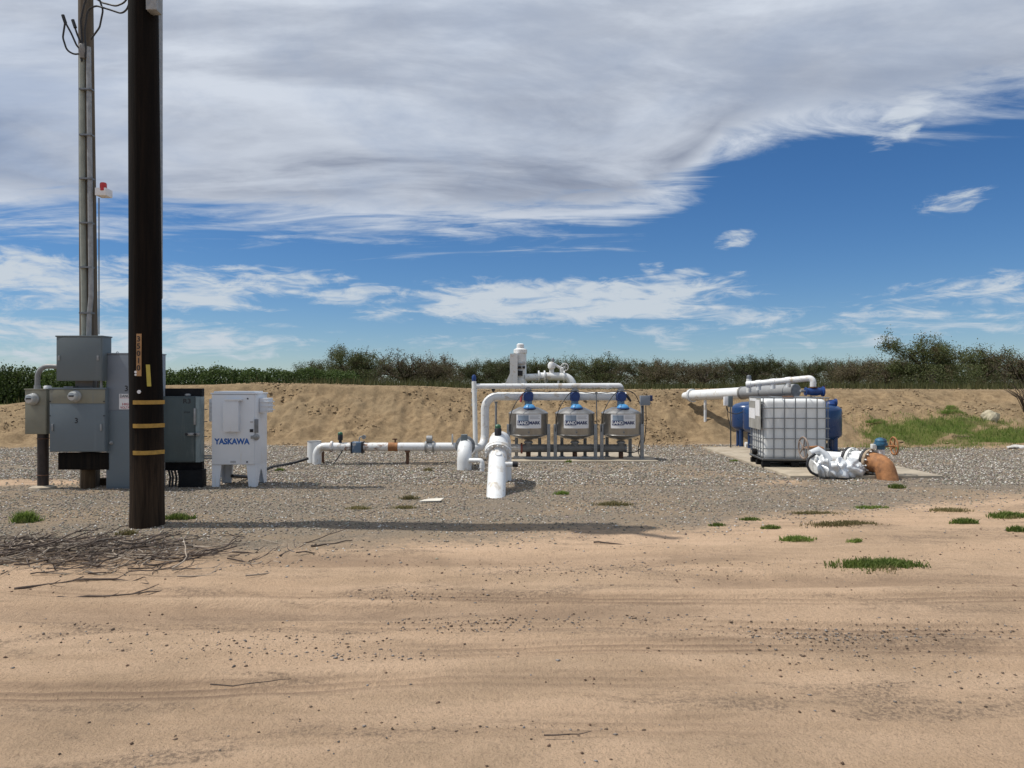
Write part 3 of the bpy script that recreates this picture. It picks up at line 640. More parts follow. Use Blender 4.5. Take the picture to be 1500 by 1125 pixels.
def tuft_mesh(name, n, rx, ry, h, m, lean=1.0):
    nc = max(5, int(12 * rx / 0.3)); ca, cq = rng.random(nc) * 6.283, np.sqrt(rng.random(nc)) * (0.62 if rx > 0.25 else 0.4); pk = rng.integers(0, nc, n); sg = 0.20 + 0.22 * rng.random(nc)
    ux, uy = np.cos(ca[pk]) * cq[pk] + np.clip(rng.normal(size=n), -1.6, 1.6) * sg[pk], np.sin(ca[pk]) * cq[pk] + np.clip(rng.normal(size=n), -1.6, 1.6) * sg[pk]
    ux, uy = ux + 0.25 * uy, uy - 0.12 * ux; q = np.clip(np.hypot(ux, uy), 0, 1.2); bx, by = ux * rx, uy * ry
    L = 0.75 * h * (0.25 + 1.15 * rng.random(n) ** 1.6) * np.clip(1.15 - 0.5 * q, 0.4, 1); az = rng.random(n) * 6.283; le = lean * rng.random(n) * L
    wv = 0.0035 + 0.003 * rng.random(n); wa = rng.random(n) * 6.283
    V = np.zeros((n, 5, 3)); wx, wy = np.cos(wa) * wv, np.sin(wa) * wv
    V[:, 0] = np.stack([bx - wx, by - wy, -0.015 + 0 * bx], 1); V[:, 1] = np.stack([bx + wx, by + wy, -0.015 + 0 * bx], 1)
    mx, my = bx + np.cos(az) * le * 0.35, by + np.sin(az) * le * 0.35
    V[:, 2] = np.stack([mx + wx * 0.8, my + wy * 0.8, L * 0.6], 1); V[:, 3] = np.stack([mx - wx * 0.8, my - wy * 0.8, L * 0.6], 1)
    V[:, 4] = np.stack([bx + np.cos(az) * le, by + np.sin(az) * le, L], 1)
    i = np.arange(n) * 5; fs = np.stack([i, i + 1, i + 2, i + 3], 1).tolist() + np.stack([i + 3, i + 2, i + 4], 1).tolist()
    me = bpy.data.meshes.new(name); me.from_pydata(V.reshape(-1, 3).tolist(), [], fs)
    at = me.attributes.new('tint', 'FLOAT', 'POINT'); at.data.foreach_set('value', np.repeat(rng.random(n), 5).astype(np.float32)); me.materials.append(m); return me
tufts = [(1287, 832, 0.40, 0.24, 0.075, 2600, GRASSM, 'largest green grass patch, on the sand in the right foreground'),
         (1166, 791, 0.23, 0.13, 0.06, 1100, GRASSM, 'small oval grass patch left of and behind the largest one'),
         (1238, 770, 0.42, 0.16, 0.05, 1100, DRYGRASS, 'straggling half-dry grass patch in front of the silver wrapped valve'),
         (1195, 752, 0.35, 0.12, 0.04, 600, DRYGRASS, 'dry flat weed patch between tote and sand'),
         (1128, 773, 0.16, 0.07, 0.05, 450, GRASSM, 'tiny grass tuft left of the small oval grass patch'),
         (1098, 762, 0.15, 0.07, 0.05, 350, GRASSM, 'tiny grass tuft in front of the tote on the gravel edge'),
         (1050, 770, 0.14, 0.06, 0.04, 260, GRASSM, 'faint grass tuft at the end of the pole shadow'),
         (1415, 768, 0.22, 0.10, 0.07, 800, GRASSM, 'grass tuft right of the concrete pad, nearer of the pair'),
         (1390, 748, 0.30, 0.12, 0.05, 700, DRYGRASS, 'flat weeds in front of the right corner of the concrete pad'),
         (1474, 757, 0.28, 0.13, 0.08, 1100, GRASSM, 'bushy grass tuft near the right edge of the gravel'),
         (1492, 779, 0.17, 0.08, 0.07, 600, GRASSM, 'grass tuft cut by the right edge of the picture'),
         (1280, 744, 0.28, 0.10, 0.04, 600, GRASSM, 'low grass streak in front of the rusty elbow'),
         (1314, 714, 0.15, 0.09, 0.08, 500, GRASSM, 'bright grass tuft at the foot of the rusty elbow'),
         (1254, 795, 0.10, 0.05, 0.05, 220, GRASSM, 'tiny grass tuft just behind the largest grass patch'),
         (37, 764, 0.17, 0.12, 0.15, 900, GRASSM, 'upright green grass tuft at the left edge by the branches'),
         (262, 760, 0.20, 0.12, 0.09, 700, GRASSM, 'grass tuft in the shade at the right foot of the dark pole'),
         (186, 782, 0.13, 0.08, 0.07, 300, DRYGRASS, 'yellowish weed in front of the dark pole among branches'),
         (600, 732, 0.17, 0.07, 0.07, 380, DRYGRASS, 'weed tuft left of the white paper scrap'),
         (595, 745, 0.25, 0.08, 0.05, 380, DRYGRASS, 'low weeds in front of the white paper scrap'),
         (523, 746, 0.20, 0.07, 0.06, 330, DRYGRASS, 'weed tuft on gravel right of the white drive cabinet'),
         (628, 690, 0.10, 0.06, 0.08, 260, DRYGRASS, 'small weed under the horizontal pipe run'),
         (822, 725, 0.15, 0.07, 0.07, 350, GRASSM, 'weed tuft right of the slanting white pipe'),
         (897, 740, 0.30, 0.09, 0.07, 650, DRYGRASS, 'wide low weed patch in front of the steel tanks'),
         (834, 678, 0.10, 0.06, 0.07, 250, GRASSM, 'small weed at the front edge of the tank pad'),
         (411, 690, 0.13, 0.06, 0.07, 250, GRASSM, 'small weed right of the white drive cabinet legs'),
         (1076, 676, 0.10, 0.06, 0.06, 220, GRASSM, 'small weed on the pad edge left of the tote'),
         (1283, 627, 0.30, 0.16, 0.12, 900, GRASSM, 'round grass clump on the bank right of the blue tank'),
         (1393, 614, 0.35, 0.2, 0.14, 1000, GRASSM, 'lower of two grass clumps on the bank beside the pale rock'),
         (1392, 600, 0.25, 0.2, 0.14, 700, GRASSM, 'upper of two grass clumps on the bank beside the pale rock'),
         (775, 650, 0.5, 0.3, 0.10, 900, GRASSM, 'green weeds seen under the left steel tank'), (850, 650, 0.5, 0.3, 0.10, 900, GRASSM, 'green weeds seen under the middle steel tank')]
for px, py, rx, ry, h, n, m, lab in tufts:
    d = CAM_H * F / (py - CY)
    if py < 640: d = 19.6 + (655 - py) * 0.045
    if 645 < py < 655: d = 18.6
    x = PX(px, d); tag(link('grass_tuft', tuft_mesh('grass_tuft', n, rx, ry, h, m), None, (x, d, Z(x, d))), lab, 'grass', 'grass tufts')
def blades(name, pts, h, m, wv=0.008):
    n = len(pts); a = rng.random(n) * 6.283; L = h * (0.4 + 0.8 * rng.random(n)); le = 0.5 * L * rng.random(n); az = rng.random(n) * 6.283
    o1 = np.stack([np.cos(a) * wv, np.sin(a) * wv, np.full(n, -0.02)], 1); o2 = o1 * np.array([-1, -1, 1]); tip = np.stack([np.cos(az) * le, np.sin(az) * le, L], 1)
    V = np.stack([pts + o1, pts + o2, pts + tip], 1)
    me = bpy.data.meshes.new(name); me.from_pydata(V.reshape(-1, 3).tolist(), [], np.arange(3 * n).reshape(n, 3).tolist())
    at = me.attributes.new('tint', 'FLOAT', 'POINT'); at.data.foreach_set('value', np.repeat(rng.random(n), 3).astype(np.float32)); me.materials.append(m); return me
x, y = scatter(60000, 8, 19, 17.5, 23, lambda x, y: green_mask(x, y) * 0.9)
tag(kind(link('bank_grass', blades('bank_grass', on_ground(x, y, 0), 0.10, GRASSM)), 'stuff'), 'bright green grass covering the foot of the right bank', 'grass')
x, y = scatter(70000, -19, 50, 27, 74, lambda x, y: 0.75 * (np.abs(x) < 0.72 * y + 1) * sstep(fbm(x * 0.3, y * 0.3, 3, 95), -0.5, 0.2))
tag(kind(link('orchard_grass', blades('orchard_grass', on_ground(x, y, 0), 0.32, leafmat('tall_orchard_weed', (0.045, 0.055, 0.016), (0.13, 0.125, 0.05)), 0.025)), 'stuff'), 'tall weeds growing between bank and orchard trees', 'weeds')
x, y = scatter(9000, -18, 24, 22.2, 25.5, lambda x, y: 0.8 * sstep(fbm(x * 0.8, y * 0.8, 4, 97), 0.0, 0.5))
tag(kind(link('crest_weeds', blades('crest_weeds', on_ground(x, y, 0), 0.085, leafmat('straw_weed', (0.16, 0.13, 0.06), (0.36, 0.29, 0.16)), 0.004)), 'stuff'), 'sparse straw-coloured weeds along the crest of the bank', 'weeds')

bt = thing('dry_bush', 'leafless twiggy bush on the right bank at the picture edge', 'bush', (14.9, 21.6, Z(14.9, 21.6)))
tw = MB()
for k in range(70):
    a, q = rng.random() * 6.283, rng.uniform(0.3, 1.0); e = Vector((math.cos(a) * q, math.sin(a) * q * 0.8, rng.uniform(0.5, 1.25)))
    tw.tube([Vector((0.2 * math.cos(a), 0.2 * math.sin(a), -0.05)), e * 0.5 + Vector((0, 0, 0.1)), e], [0.012, 0.009, 0.004], 4)
tw.build('twigs', BARK, bt, world=False)

# ------------------------------------------------------------------ dark utility pole
d = 8.62; pb = Vector((PX(215.5, d), d, Z(PX(215.5, d), d)))
up_ = thing('utility_pole', 'dark creosoted utility pole with three yellow strips and number plate', 'utility pole', pb)
def pole_c(z): return Vector((-0.0073 * z, 0, z))
def pole_r(z): return 0.183 - 0.0042 * z
sh = MB(); zz = [-0.3, 0.0, 0.25, 0.7, 1.3, 2, 3, 4.5, 6, 8, 9.9]
sh.tube([pole_c(z) + Vector((0.006 * math.sin(z * 2.1), 0, 0)) for z in zz], [pole_r(z) * (1.03 if z < 0.1 else 1) for z in zz], 28)
sh.build('shaft', POLEWOOD, up_, world=False)
def on_pole(px, py):          # local point on the camera side of the shaft
    z = PZ(py, d - 0.17) - pb.z; cx = pole_c(z); x = PX(px, d - 0.17) - pb.x - cx.x; r = pole_r(z) * 1.012
    return Vector((cx.x + x, -math.sqrt(max(r * r - x * x, 1e-4)), z))
def wrap_plate(px0, px1, py0, py1, th=0.006, n=9, tilt=0.0):
    m = MB(); vs = []
    for j, py in enumerate((py1, py0)):
        for i in range(n):
            p = on_pole(px0 + (px1 - px0) * i / (n - 1) + tilt * j, py); c = pole_c(p.z); o = Vector((p.x - c.x, p.y, 0)).normalized()
            vs += [p - o * 0.004, p + o * th]
    fs = []
    for i in range(n - 1):
        a = 2 * i; b = a + 2; c = 2 * n + a; e = c + 2
        fs += [(a + 1, b + 1, e + 1, c + 1), (a, c, e, b), (a, b, b + 1, a + 1), (c, c + 1, e + 1, e)]
    fs += [(0, 1, 2 * n + 1, 2 * n), (2 * n - 2, 4 * n - 2, 4 * n - 1, 2 * n - 1)]
    return m.add(vs, fs)
for y0 in (586.5, 621, 660.5): wrap_plate(195, 231, y0, y0 + 6).build('yellow_strip', YELLOW, up_, world=False)
npl = wrap_plate(200.5, 207.5, 489, 551).build('number_plate', TAGTAN, up_, world=False)
for k, ch in enumerate('35010'):
    p = on_pole(204, 496.5 + k * 10.6); tm = text_mb(ch, 0.062, bold=0.02); move(tm, p + Vector((0, -0.012, 0))); tm.build('digit', INK, npl, world=False)
wrap_plate(214.5, 219, 534, 566, tilt=-1.5).build('yellow_tag', TAGYELLOW, up_, world=False)
for px, py, r in ((199.5, 545, 0.014), (199.5, 549, 0.012), (204.5, 574, 0.02)):
    p = on_pole(px, py); MB().disc(p + Vector((0, -0.004, 0)), (0, 1, 0), r, 0.012, 14).build('white_tag', SIGNWHITE, up_, world=False)
z0 = PZ(10, d); MB().box(0.08, 0.20, -0.20, -0.06, z0 - 0.12, z0 + 0.28, 0.01).build('bracket', GALV, up_, world=False)
ca_ = MB().box(-0.05, 0.05, -0.62, 0.62, 9.35, 9.47, 0.01).xf(Matrix.Translation((-0.07, -0.2, 0)) @ Matrix.Rotation(R(52), 4, 'Z')); ca_.build('crossarm', OLDWOOD, up_, world=False)
MB().box(-0.06, 0.06, 0.15, 0.27, 2.6, 9.2, 0.02).build('shadow_widener', GALV, up_, world=False)  # bar added on the far side of the shaft to broaden the pole's cast shadow
tr = MB().lathe([(0.0, 0), (0.2, 0.0), (0.23, 0.03), (0.23, 0.75), (0.2, 0.8), (0.0, 0.84)], (0.42, -0.1, 7.9)).build('transformer_can', GREYLIGHT, up_, world=False)
MB().tube([(0.42, -0.1, 8.7), (0.42, -0.1, 8.95)], [0.05, 0.025], 10).build('bushing', BEIGE, tr, world=False)
for yy in (-0.55, 0.1, 0.55): MB().lathe([(0.02, 0), (0.05, 0.03), (0.03, 0.06), (0.05, 0.09), (0.02, 0.14)], (-0.07 - 0.788 * yy, -0.2 + 0.616 * yy, 9.47), 12).build('insulator', BEIGE, up_, world=False)

# ------------------------------------------------------------------ grey service pole with conduits and alarm light
d2 = 11.85; qb = Vector((PX(132, d2), d2, 0)); qb.z = Z(qb.x, qb.y)
sp = thing('service_pole', 'weathered wooden service pole with grey conduits behind the cabinets', 'utility pole', qb)
MB().tube([(0.0 - 0.009 * z, 0, z) for z in (-0.3, 0, 0.6, 2, 4, 6, 8.0)], [0.145, 0.142, 0.138, 0.13, 0.122, 0.112, 0.105], 22).build('shaft', OLDWOOD, sp, world=False)
ca = MB().tube([(PX(124, d2 - 0.12) - qb.x, -0.12, 2.3), (PX(121.8, d2 - 0.12) - qb.x - 0.01, -0.12, 4.6), (PX(119.5, d2 - 0.12) - qb.x, -0.11, PZ(85, d2))], 0.043, 14).build('conduit', mat('olive_grey_conduit', (0.27, 0.29, 0.25), 0.5), sp, world=False)
cb = MB().pipe([(PX(130, d2 - 0.16) - qb.x, -0.16, 2.3), (PX(130.5, d2 - 0.16) - qb.x, -0.16, 2.62), (PX(133.5, d2 - 0.16) - qb.x, -0.16, 2.95), (PX(131, d2 - 0.16) - qb.x, -0.15, 5.0), (PX(128, d2 - 0.16) - qb.x, -0.13, PZ(75, d2))], 0.036, 0.3).build('conduit', GALV, sp, world=False)
for py in (137, 203, 266, 330, 394, 460):
    z = PZ(py, d2) - qb.z; MB().box(PX(116.5, d2 - 0.18) - qb.x, PX(134.5, d2 - 0.18) - qb.x, -0.20, -0.10, z - 0.012, z + 0.012).build('conduit_strap', CAGE, sp, world=False)
L = lambda px, py, dy=-0.15: Vector((PX(px, d2 + dy) - qb.x, dy, PZ(py, d2 + dy) - qb.z))
for pts in ([(120, 90), (117, 72), (112, 66), (104, 48), (92, 26)], [(122, 85), (118, 62), (113, 50), (107, 32)], [(119, 78), (109, 80), (98, 74), (92, 55), (95, 35)], [(126, 85), (120, 60), (118, 30), (123, 8), (130, -12)],
            [(126, 80), (124, 45), (128, 15), (140, 8), (160, 14), (178, 20), (186, 14), (190, 2)], [(133, 58), (146, 40), (151, 15), (146, 0), (140, -10)], [(136, -5), (150, 4), (170, 9), (182, 4), (190, -8)]):
    P3 = [L(a, b_, -0.16 - 0.02 * i) for i, (a, b_) in enumerate(pts)]
    MB().tube(fillet(P3, 0.15, 5), 0.014, 7).build('service_cable', RUBBER, sp, world=False)
for a, b_ in ((93, 27), (107.5, 34)): p = L(a, b_, -0.22); MB().tube([p + Vector((-0.01, 0, 0.05)), p + Vector((0.03, 0, -0.07))], 0.026, 8).build('cable_connector', RUBBER, sp, world=False)
MB().lathe([(0.04, -0.1), (0.06, 0.0), (0.055, 0.1), (0.02, 0.14)], L(121, 76), 14).build('weatherhead', DARKPIPE, sp, world=False)
al = MB().box(*[PX(px, d2 - 0.1) - qb.x for px in (143, 159)], -0.18, 0.02, PZ(290, d2) - qb.z, PZ(279, d2) - qb.z, 0.006).build('alarm_box', SIGNWHITE, sp, world=False)
c = L(154, 279, -0.09); MB().lathe([(0.05, -0.02), (0.05, 0.085), (0.04, 0.105), (0.0, 0.115)], c + Vector((0, -0.05, 0)), 14).build('red_beacon', RED, al, world=False)
MB().tube([L(145, 290, -0.1), L(145, 490, -0.1)], 0.009, 6).build('beacon_wire_tube', CAGE, sp, world=False)

# ------------------------------------------------------------------ electrical cabinets
def front_text(body, px, py, d, hpx, m, parent, wpx=None, bold=0.02, dy=0.004, name='lettering'):
    tm = text_mb(body, hpx / F * d, None if wpx is None else wpx / F * d, bold); c = W(px, py, d); move(tm, (c.x, d - dy, c.z)); return tm.build(name, m, parent)
def cab(px0, px1, py0, py1, d, depth, bev=0.008):
    return MB().box(PX(px0, d), PX(px1, d), d, d + depth, PZ(py1, d), PZ(py0, d), bev)
# CT enclosure on the service pole
d = 11.35
o = thing('upper_enclosure', 'grey steel box mounted high on the service pole', 'electrical box', (PX(116, d), d, PZ(558, d)))
cab(82.5, 150, 493, 558, d, 0.26).build('body', GREYUP, o)
MB().box(PX(81.5, d), PX(151, d), d - 0.012, d + 0.27, PZ(493, d) - 0.005, PZ(491.5, d), 0.004).build('rain_lip', GREYUP, o)
MB().box(PX(83.8, d), PX(148.6, d), d - 0.006, d + 0.01, PZ(556.6, d), PZ(494.5, d), 0.003).build('cover', GREYUP, o)
for px in (87, 144): MB().box(PX(px - 1.5, d), PX(px + 1.5, d), d - 0.02, d, PZ(528, d), PZ(521, d), 0.003).build('latch', GALV, o)
MB().tube([(PX(143, d), d + 0.1, PZ(558, d) + 0.01), (PX(143, d), d + 0.1, PZ(570, d))], 0.02, 10).build('conduit_nipple', GALV, o)
# middle meter panel '3'
d = 11.4
o = thing('meter_panel', 'wide grey meter panel marked 3 with faded beige top band', 'electrical panel', (PX(114, d), d, PZ(662, d)))
cab(72.5, 154.5, 570, 662, d, 0.24).build('body', GREYPAINT, o)
MB().box(PX(71.5, d), PX(154.8, d), d - 0.016, d + 0.25, PZ(570.3, d), PZ(568, d), 0.004).build('rain_lip', GREYPAINT, o)
MB().box(PX(73, d), PX(154, d), d - 0.007, d + 0.01, PZ(591, d), PZ(570.6, d), 0.002).build('meter_band', BEIGE, o)
dr = MB().box(PX(73.3, d), PX(153.8, d), d - 0.010, d + 0.01, PZ(661, d), PZ(592, d), 0.003).build('door', GREYPAINT, o)
for px in (78, 149): MB().box(PX(px - 1.3, d), PX(px + 1.3, d), d - 0.03, d - 0.008, PZ(631, d), PZ(621, d), 0.004).build('door_pull', GALV, dr)
for px, py in ((74, 588), (153, 588), (74, 609), (153, 609)): MB().disc((PX(px, d), d - 0.012, PZ(py, d)), (0, 1, 0), 0.009, 0.014, 8).build('screw', INK, o)
def meter(px, py, d, rpx, parent):
    r = rpx / F * d; c = W(px, py, d)
    mt = MB().lathe([(r, -0.01), (r * 1.0, 0.03), (r * 0.94, 0.035), (r * 0.9, 0.10), (r * 0.7, 0.125), (0.0, 0.13)], (c.x, c.y, c.z), 28, (0, -1, 0)).build('meter', METER, parent)
    MB().box(c.x - r * 0.45, c.x + r * 0.45, d - 0.1345, d - 0.128, c.z - 0.004, c.z + 0.016).build('meter_display', INK, mt)
    MB().torus((c.x, d - 0.012, c.z), (0, 1, 0), r, 0.008).build('meter_ring', GALV, mt)
meter(111.5, 580.5, d, 8, o); front_text('3', 112.5, 616, d, 8, INK, o, dy=0.0125)
for px, py in ((130, 663.5),): MB().box(PX(86, d + 0.1), PX(160, d + 0.1), d + 0.08, d + 0.18, PZ(688, d + 0.1), PZ(663.2, d + 0.1), 0.006).build('timber_backing', wood('tarred_timber', (0.008, 0.007, 0.006), (0.02, 0.015, 0.011)), o)
MB().box(PX(90, d), PX(104, d), d + 0.05, d + 0.2, PZ(568, d), PZ(566, d), 0.003).build('conduit_hub', GALV, o)
MB().box(PX(118, d + 0.3), PX(144, d + 0.3), d + 0.15, d + 0.27, PZ(568.4, d), PZ(556, d), 0.01).build('junction_neck', DARKPIPE, o)
# small beige meter box 'R 3' on a pipe post
d = 11.45
o = thing('small_meter_box', 'small beige meter box marked R 3 on a dark steel post', 'electrical box', (PX(56.5, d), d + 0.1, Z(PX(56, d), d + 0.1)))
cab(36.5, 68, 571, 636, d, 0.22).build('body', BEIGE, o)
MB().box(PX(35.8, d), PX(68.7, d), d - 0.012, d + 0.23, PZ(571.3, d), PZ(569.5, d), 0.003).build('rain_lip', BEIGE, o)
meter(49.5, 584.5, d, 8, o); front_text('R 3', 52, 607.5, d, 8.5, INK, o)
MB().box(PX(37.5, d), PX(67, d), d - 0.005, d + 0.01, PZ(634.5, d), PZ(594, d), 0.002).build('door', BEIGE, o)
MB().tube([(PX(56.5, d), d + 0.11, -0.2), (PX(56.5, d), d + 0.11, PZ(635.5, d))], 0.078, 20).build('post', mat('rusty_dark_post', (0.028, 0.018, 0.014), 0.6, var=0.3, stain=(0.07, 0.035, 0.02), stain_amt=0.3, streak=True), o)
MB().lathe([(0.2, -0.05), (0.18, 0.03), (0.09, 0.05)], (PX(56.5, d), d + 0.11, Z(PX(56.5, d), d + 0.1)), 16).build('concrete_collar', CONCRETE, o)
for py in (643, 697): MB().torus((PX(56.5, d), d + 0.11, PZ(py, d)), (0, 0, 1), 0.08, 0.008).build('strap', RUSTDARK, o)
MB().lathe([(0.055, 0), (0.055, 0.035), (0.045, 0.05), (0, 0.052)], (PX(62.5, d), d + 0.12, PZ(569.8, d)), 14).build('conduit_cap', SIGNWHITE, o)
MB().pipe([(PX(47.5, d), d + 0.12, PZ(570, d)), (PX(48, d), d + 0.12, PZ(535.5, d)), (PX(83, d), d + 0.14, PZ(537, d))], 0.037, 0.30).build('conduit_elbow', mat('grey_flex_conduit', (0.21, 0.215, 0.215), 0.5), o)
MB().tube([(PX(47.5, d), d + 0.12, PZ(571, d)), (PX(47.5, d), d + 0.12, PZ(564.5, d))], 0.047, 14).build('conduit_coupling', GALV, o)
# brown stub post under the panels and a plank
o = thing('stub_post', 'round brown wooden stub post below the meter panel', 'post', (PX(132, 11.72), 11.72, 0)); MB().tube([(PX(128, 11.6), 11.6, -0.2), (PX(131, 11.62), 11.62, PZ(662, 11.6))], [0.105, 0.095], 18).build('trunk', POSTWOOD, o)
tag(MB().box(PX(108, 11.75), PX(154, 11.75), 11.9, 11.95, 0.0, 0.12, 0.004).build('ground_plank', POSTWOOD), 'brown plank lying on edge behind the stub post', 'plank')
# tall switch cabinet
d = 11.5
o = thing('switch_cabinet', 'tall pale grey switch cabinet half hidden by the dark pole', 'electrical cabinet', (PX(189, d), d + 0.2, 0))
zb = Z(PX(189, d), d) - 0.02
MB().box(PX(155.5, d), PX(223, d), d, d + 0.45, zb, PZ(518.5, d), 0.008).build('body', GREYLIGHT, o)
MB().box(PX(154.8, d), PX(223.8, d), d - 0.014, d + 0.46, PZ(518.7, d), PZ(517, d), 0.004).build('roof_lip', GREYLIGHT, o)
MB().box(PX(156.5, d), PX(222, d), d - 0.007, d + 0.01, PZ(600.5, d), PZ(520.5, d), 0.003).build('upper_door', GREYLIGHT, o)
dr = MB().box(PX(156.5, d), PX(222, d), d - 0.009, d + 0.01, PZ(714, d), PZ(601.5, d), 0.003).build('lower_door', GREYPAINT, o)
MB().lathe([(0.028, 0), (0.028, 0.012), (0.014, 0.016), (0.014, 0.04), (0, 0.042)], (PX(163.5, d), d - 0.009, PZ(648.5, d)), 14, (0, -1, 0)).build('lock', GALV, dr)
front_text('3', 185.5, 569, d, 8.5, INK, o, dy=0.0095)
sg = MB().box(PX(175, d), PX(197.5, d), d - 0.010, d, PZ(599.5, d), PZ(577, d)).build('danger_sign', SIGNWHITE, o)
front_text('DANGER', 186.2, 580, d, 4.2, INK, sg, 19.5, dy=0.012); front_text('HIGH', 186.2, 592, d, 3.6, SIGNRED, sg, 13, dy=0.012); front_text('VOLTAGE', 186.2, 597, d, 3.4, SIGNRED, sg, 19, dy=0.012)
MB().box(PX(175.8, d), PX(196.8, d), d - 0.0112, d - 0.009, PZ(583.2, d), PZ(582.7, d)).build('sign_rule', SIGNRED, sg)
MB().torus((PX(167, d), d + 0.1, PZ(516.5, d)), (0, 1, 0), 0.016, 0.005, 14, 6).build('lifting_eye', GALV, o)
# dark panel 'R3'
d = 11.75
o = thing('starter_panel', 'dark slate starter panel marked R3 on a black frame', 'electrical panel', (PX(270, d), d, Z(PX(270, d), d)))
MB().box(PX(239, d), PX(298, d + 0.12), d + 0.06, d + 0.16, PZ(690, d), PZ(569, d), 0.005).build('back_board', BLACK, o)
MB().box(PX(244, d), PX(290, d), d - 0.12, d + 0.055, PZ(676, d), PZ(580.5, d), 0.006).build('body', SLATE, o)
dr = MB().box(PX(246, d - 0.12), PX(286, d - 0.12), d - 0.135, d - 0.11, PZ(674, d), PZ(582.5, d), 0.004).build('door', SLATE, o)
front_text('R3', 274, 587.5, d - 0.135, 7, INK, dr, 11, dy=0.003); front_text('STOP', 274, 604, d - 0.135, 2.2, INK, dr, 9, dy=0.003)
dh = MB().box(PX(275, d - 0.14), PX(293, d - 0.14), d - 0.165, d - 0.13, PZ(638, d - 0.14), PZ(634, d - 0.14), 0.003).build('disconnect_handle', GALV, o)
for px in (273.5, 286): MB().disc((PX(px, d - 0.16), d - 0.17, PZ(636, d - 0.16)), (0, 1, 0), 0.02, 0.03, 12).build('handle_knob', INK, dh)
MB().box(PX(284, d - 0.14), PX(287, d - 0.14), d - 0.15, d - 0.12, PZ(622, d - 0.14), PZ(598, d - 0.14), 0.003).build('interlock_bar', GALV, o)
MB().box(PX(287.2, d - 0.1), PX(293.5, d - 0.1), d - 0.126, d + 0.05, PZ(676, d), PZ(581, d), 0.004).build('flange_channel', mat('slate_light', (0.19, 0.24, 0.25), 0.5), o)
MB().lathe([(0.045, 0), (0.045, 0.02), (0.02, 0.03)], (PX(276, d), d - 0.02, PZ(579.5, d)), 14).build('conduit_hub', GALV, o)
MB().box(PX(262, d), PX(297, d), d - 0.02, d + 0.15, Z(PX(270, d), d) - 0.03, PZ(688, d), 0.01).build('base_block', BLACK, o)
for px in (245, 249, 254, 259): MB().tube([(PX(px, d), d + 0.05, PZ(689, d)), (PX(px + 2, d), d + 0.06, PZ(700, d)), (PX(px + 1, d), d + 0.05, 0.0)], 0.017, 8).build('conduit_drop', RUBBER, o)
for py in (600, 618, 640, 655): MB().tube([(PX(296, d), d + 0.1, PZ(py, d)), (PX(300, d), d + 0.1, PZ(py, d))], 0.008, 6).build('board_bolt', GALV, o)
# white drive cabinet
d = 11.75
o = thing('drive_cabinet', 'white pump drive cabinet with blue lettering on four flared legs', 'electrical cabinet', (PX(342, d), d + 0.27, Z(PX(342, d), d + 0.27)))
xl, xr, zt, zb = PX(310, d), PX(374.5, d), PZ(577.5, d), PZ(681, d)
MB().box(xl, xr, d, d + 0.55, zb, zt, 0.008).build('body', WHITE_CLEAN, o)
MB().box(xl - 0.012, xr + 0.012, d - 0.02, d + 0.56, zt, zt + 0.022, 0.005).build('top_lip', WHITE_CLEAN, o)
MB().box(xl + 0.02, xr - 0.05, d + 0.03, d + 0.5, zt + 0.02, zt + 0.045, 0.006).build('rain_hood', WHITE_CLEAN, o)
dr = MB().box(xl + 0.008, PX(373, d), d - 0.014, d + 0.01, zb + 0.01, zt - 0.008, 0.004).build('door', WHITE_CLEAN, o)
bx = MB().box(PX(330, d), PX(352, d), d - 0.10, d - 0.01, PZ(632, d), PZ(586, d), 0.008).build('heater_box', WHITE_CLEAN, dr)
MB().box(PX(329, d - 0.1), PX(353, d - 0.1), d - 0.112, d - 0.01, PZ(587, d - 0.1), PZ(584.5, d - 0.1), 0.004).build('hood_lip', WHITE_CLEAN, dr)
front_text('YASKAWA', 340.3, 646.5, d, 9.0, INKBLUE, dr, 52, bold=0.045, dy=0.0165)
for px, py in ((363.5, 584), (362.5, 676.5)): MB().disc((PX(px, d), d - 0.017, PZ(py, d)), (0, 1, 0), 0.012, 0.014, 10).build('door_lock', INK, dr)
MB().box(PX(338, d), PX(346, d), d - 0.0165, d - 0.01, PZ(678, d), PZ(675, d)).build('maker_plate', DECALGREY, dr)
MB().box(PX(373.3, d), PX(378.2, d), d - 0.03, d + 0.02, PZ(634, d), PZ(614, d), 0.006).build('disconnect_handle', CAGE, o)
MB().box(PX(366.5, d), PX(371.5, d), d - 0.022, d - 0.012, PZ(633, d), PZ(628.5, d)).build('keypad', INK, dr)
MB().box(PX(367, d), PX(371, d), d - 0.02, d - 0.012, PZ(619, d), PZ(617, d)).build('rating_label', DECALGREY, dr)
MB().lathe([(0.05, 0), (0.052, 0.015), (0.03, 0.025), (0.03, 0.05), (0.02, 0.055)], (PX(376, d), d - 0.005, PZ(640, d)), 18, (0, -1, 0)).build('lock_hasp', GALV, o)
MB().box(PX(368, d), PX(374, d), d - 0.03, d - 0.012, PZ(642.5, d), PZ(638, d), 0.003).build('hasp_plate', GALV, o)
for sgn, px0, px1, y0, y1, dd in ((0, 303.5, 309.8, 584, 617, 0.2), (1, 375.0, 386, 583, 604, 0.28)):
    vb = MB().box(PX(px0, d), PX(px1, d) + (0.02 if sgn else 0), d + dd - 0.13, d + dd + 0.12, PZ(y1, d + dd), PZ(y0, d + dd), 0.006).build('vent_hood', WHITE_CLEAN, o)
    for k in range(3): z = PZ(y0 + 5 + k * 6, d + dd); MB().box(PX(px0, d) + 0.01, PX(px1, d) + (0.045 if sgn else 0.0), d + dd - 0.14, d + dd + 0.13, z - 0.012, z + 0.004, 0.003).build('louvre', WHITE_CLEAN, vb)
zg = Z(PX(342, d), d + 0.2) - 0.01
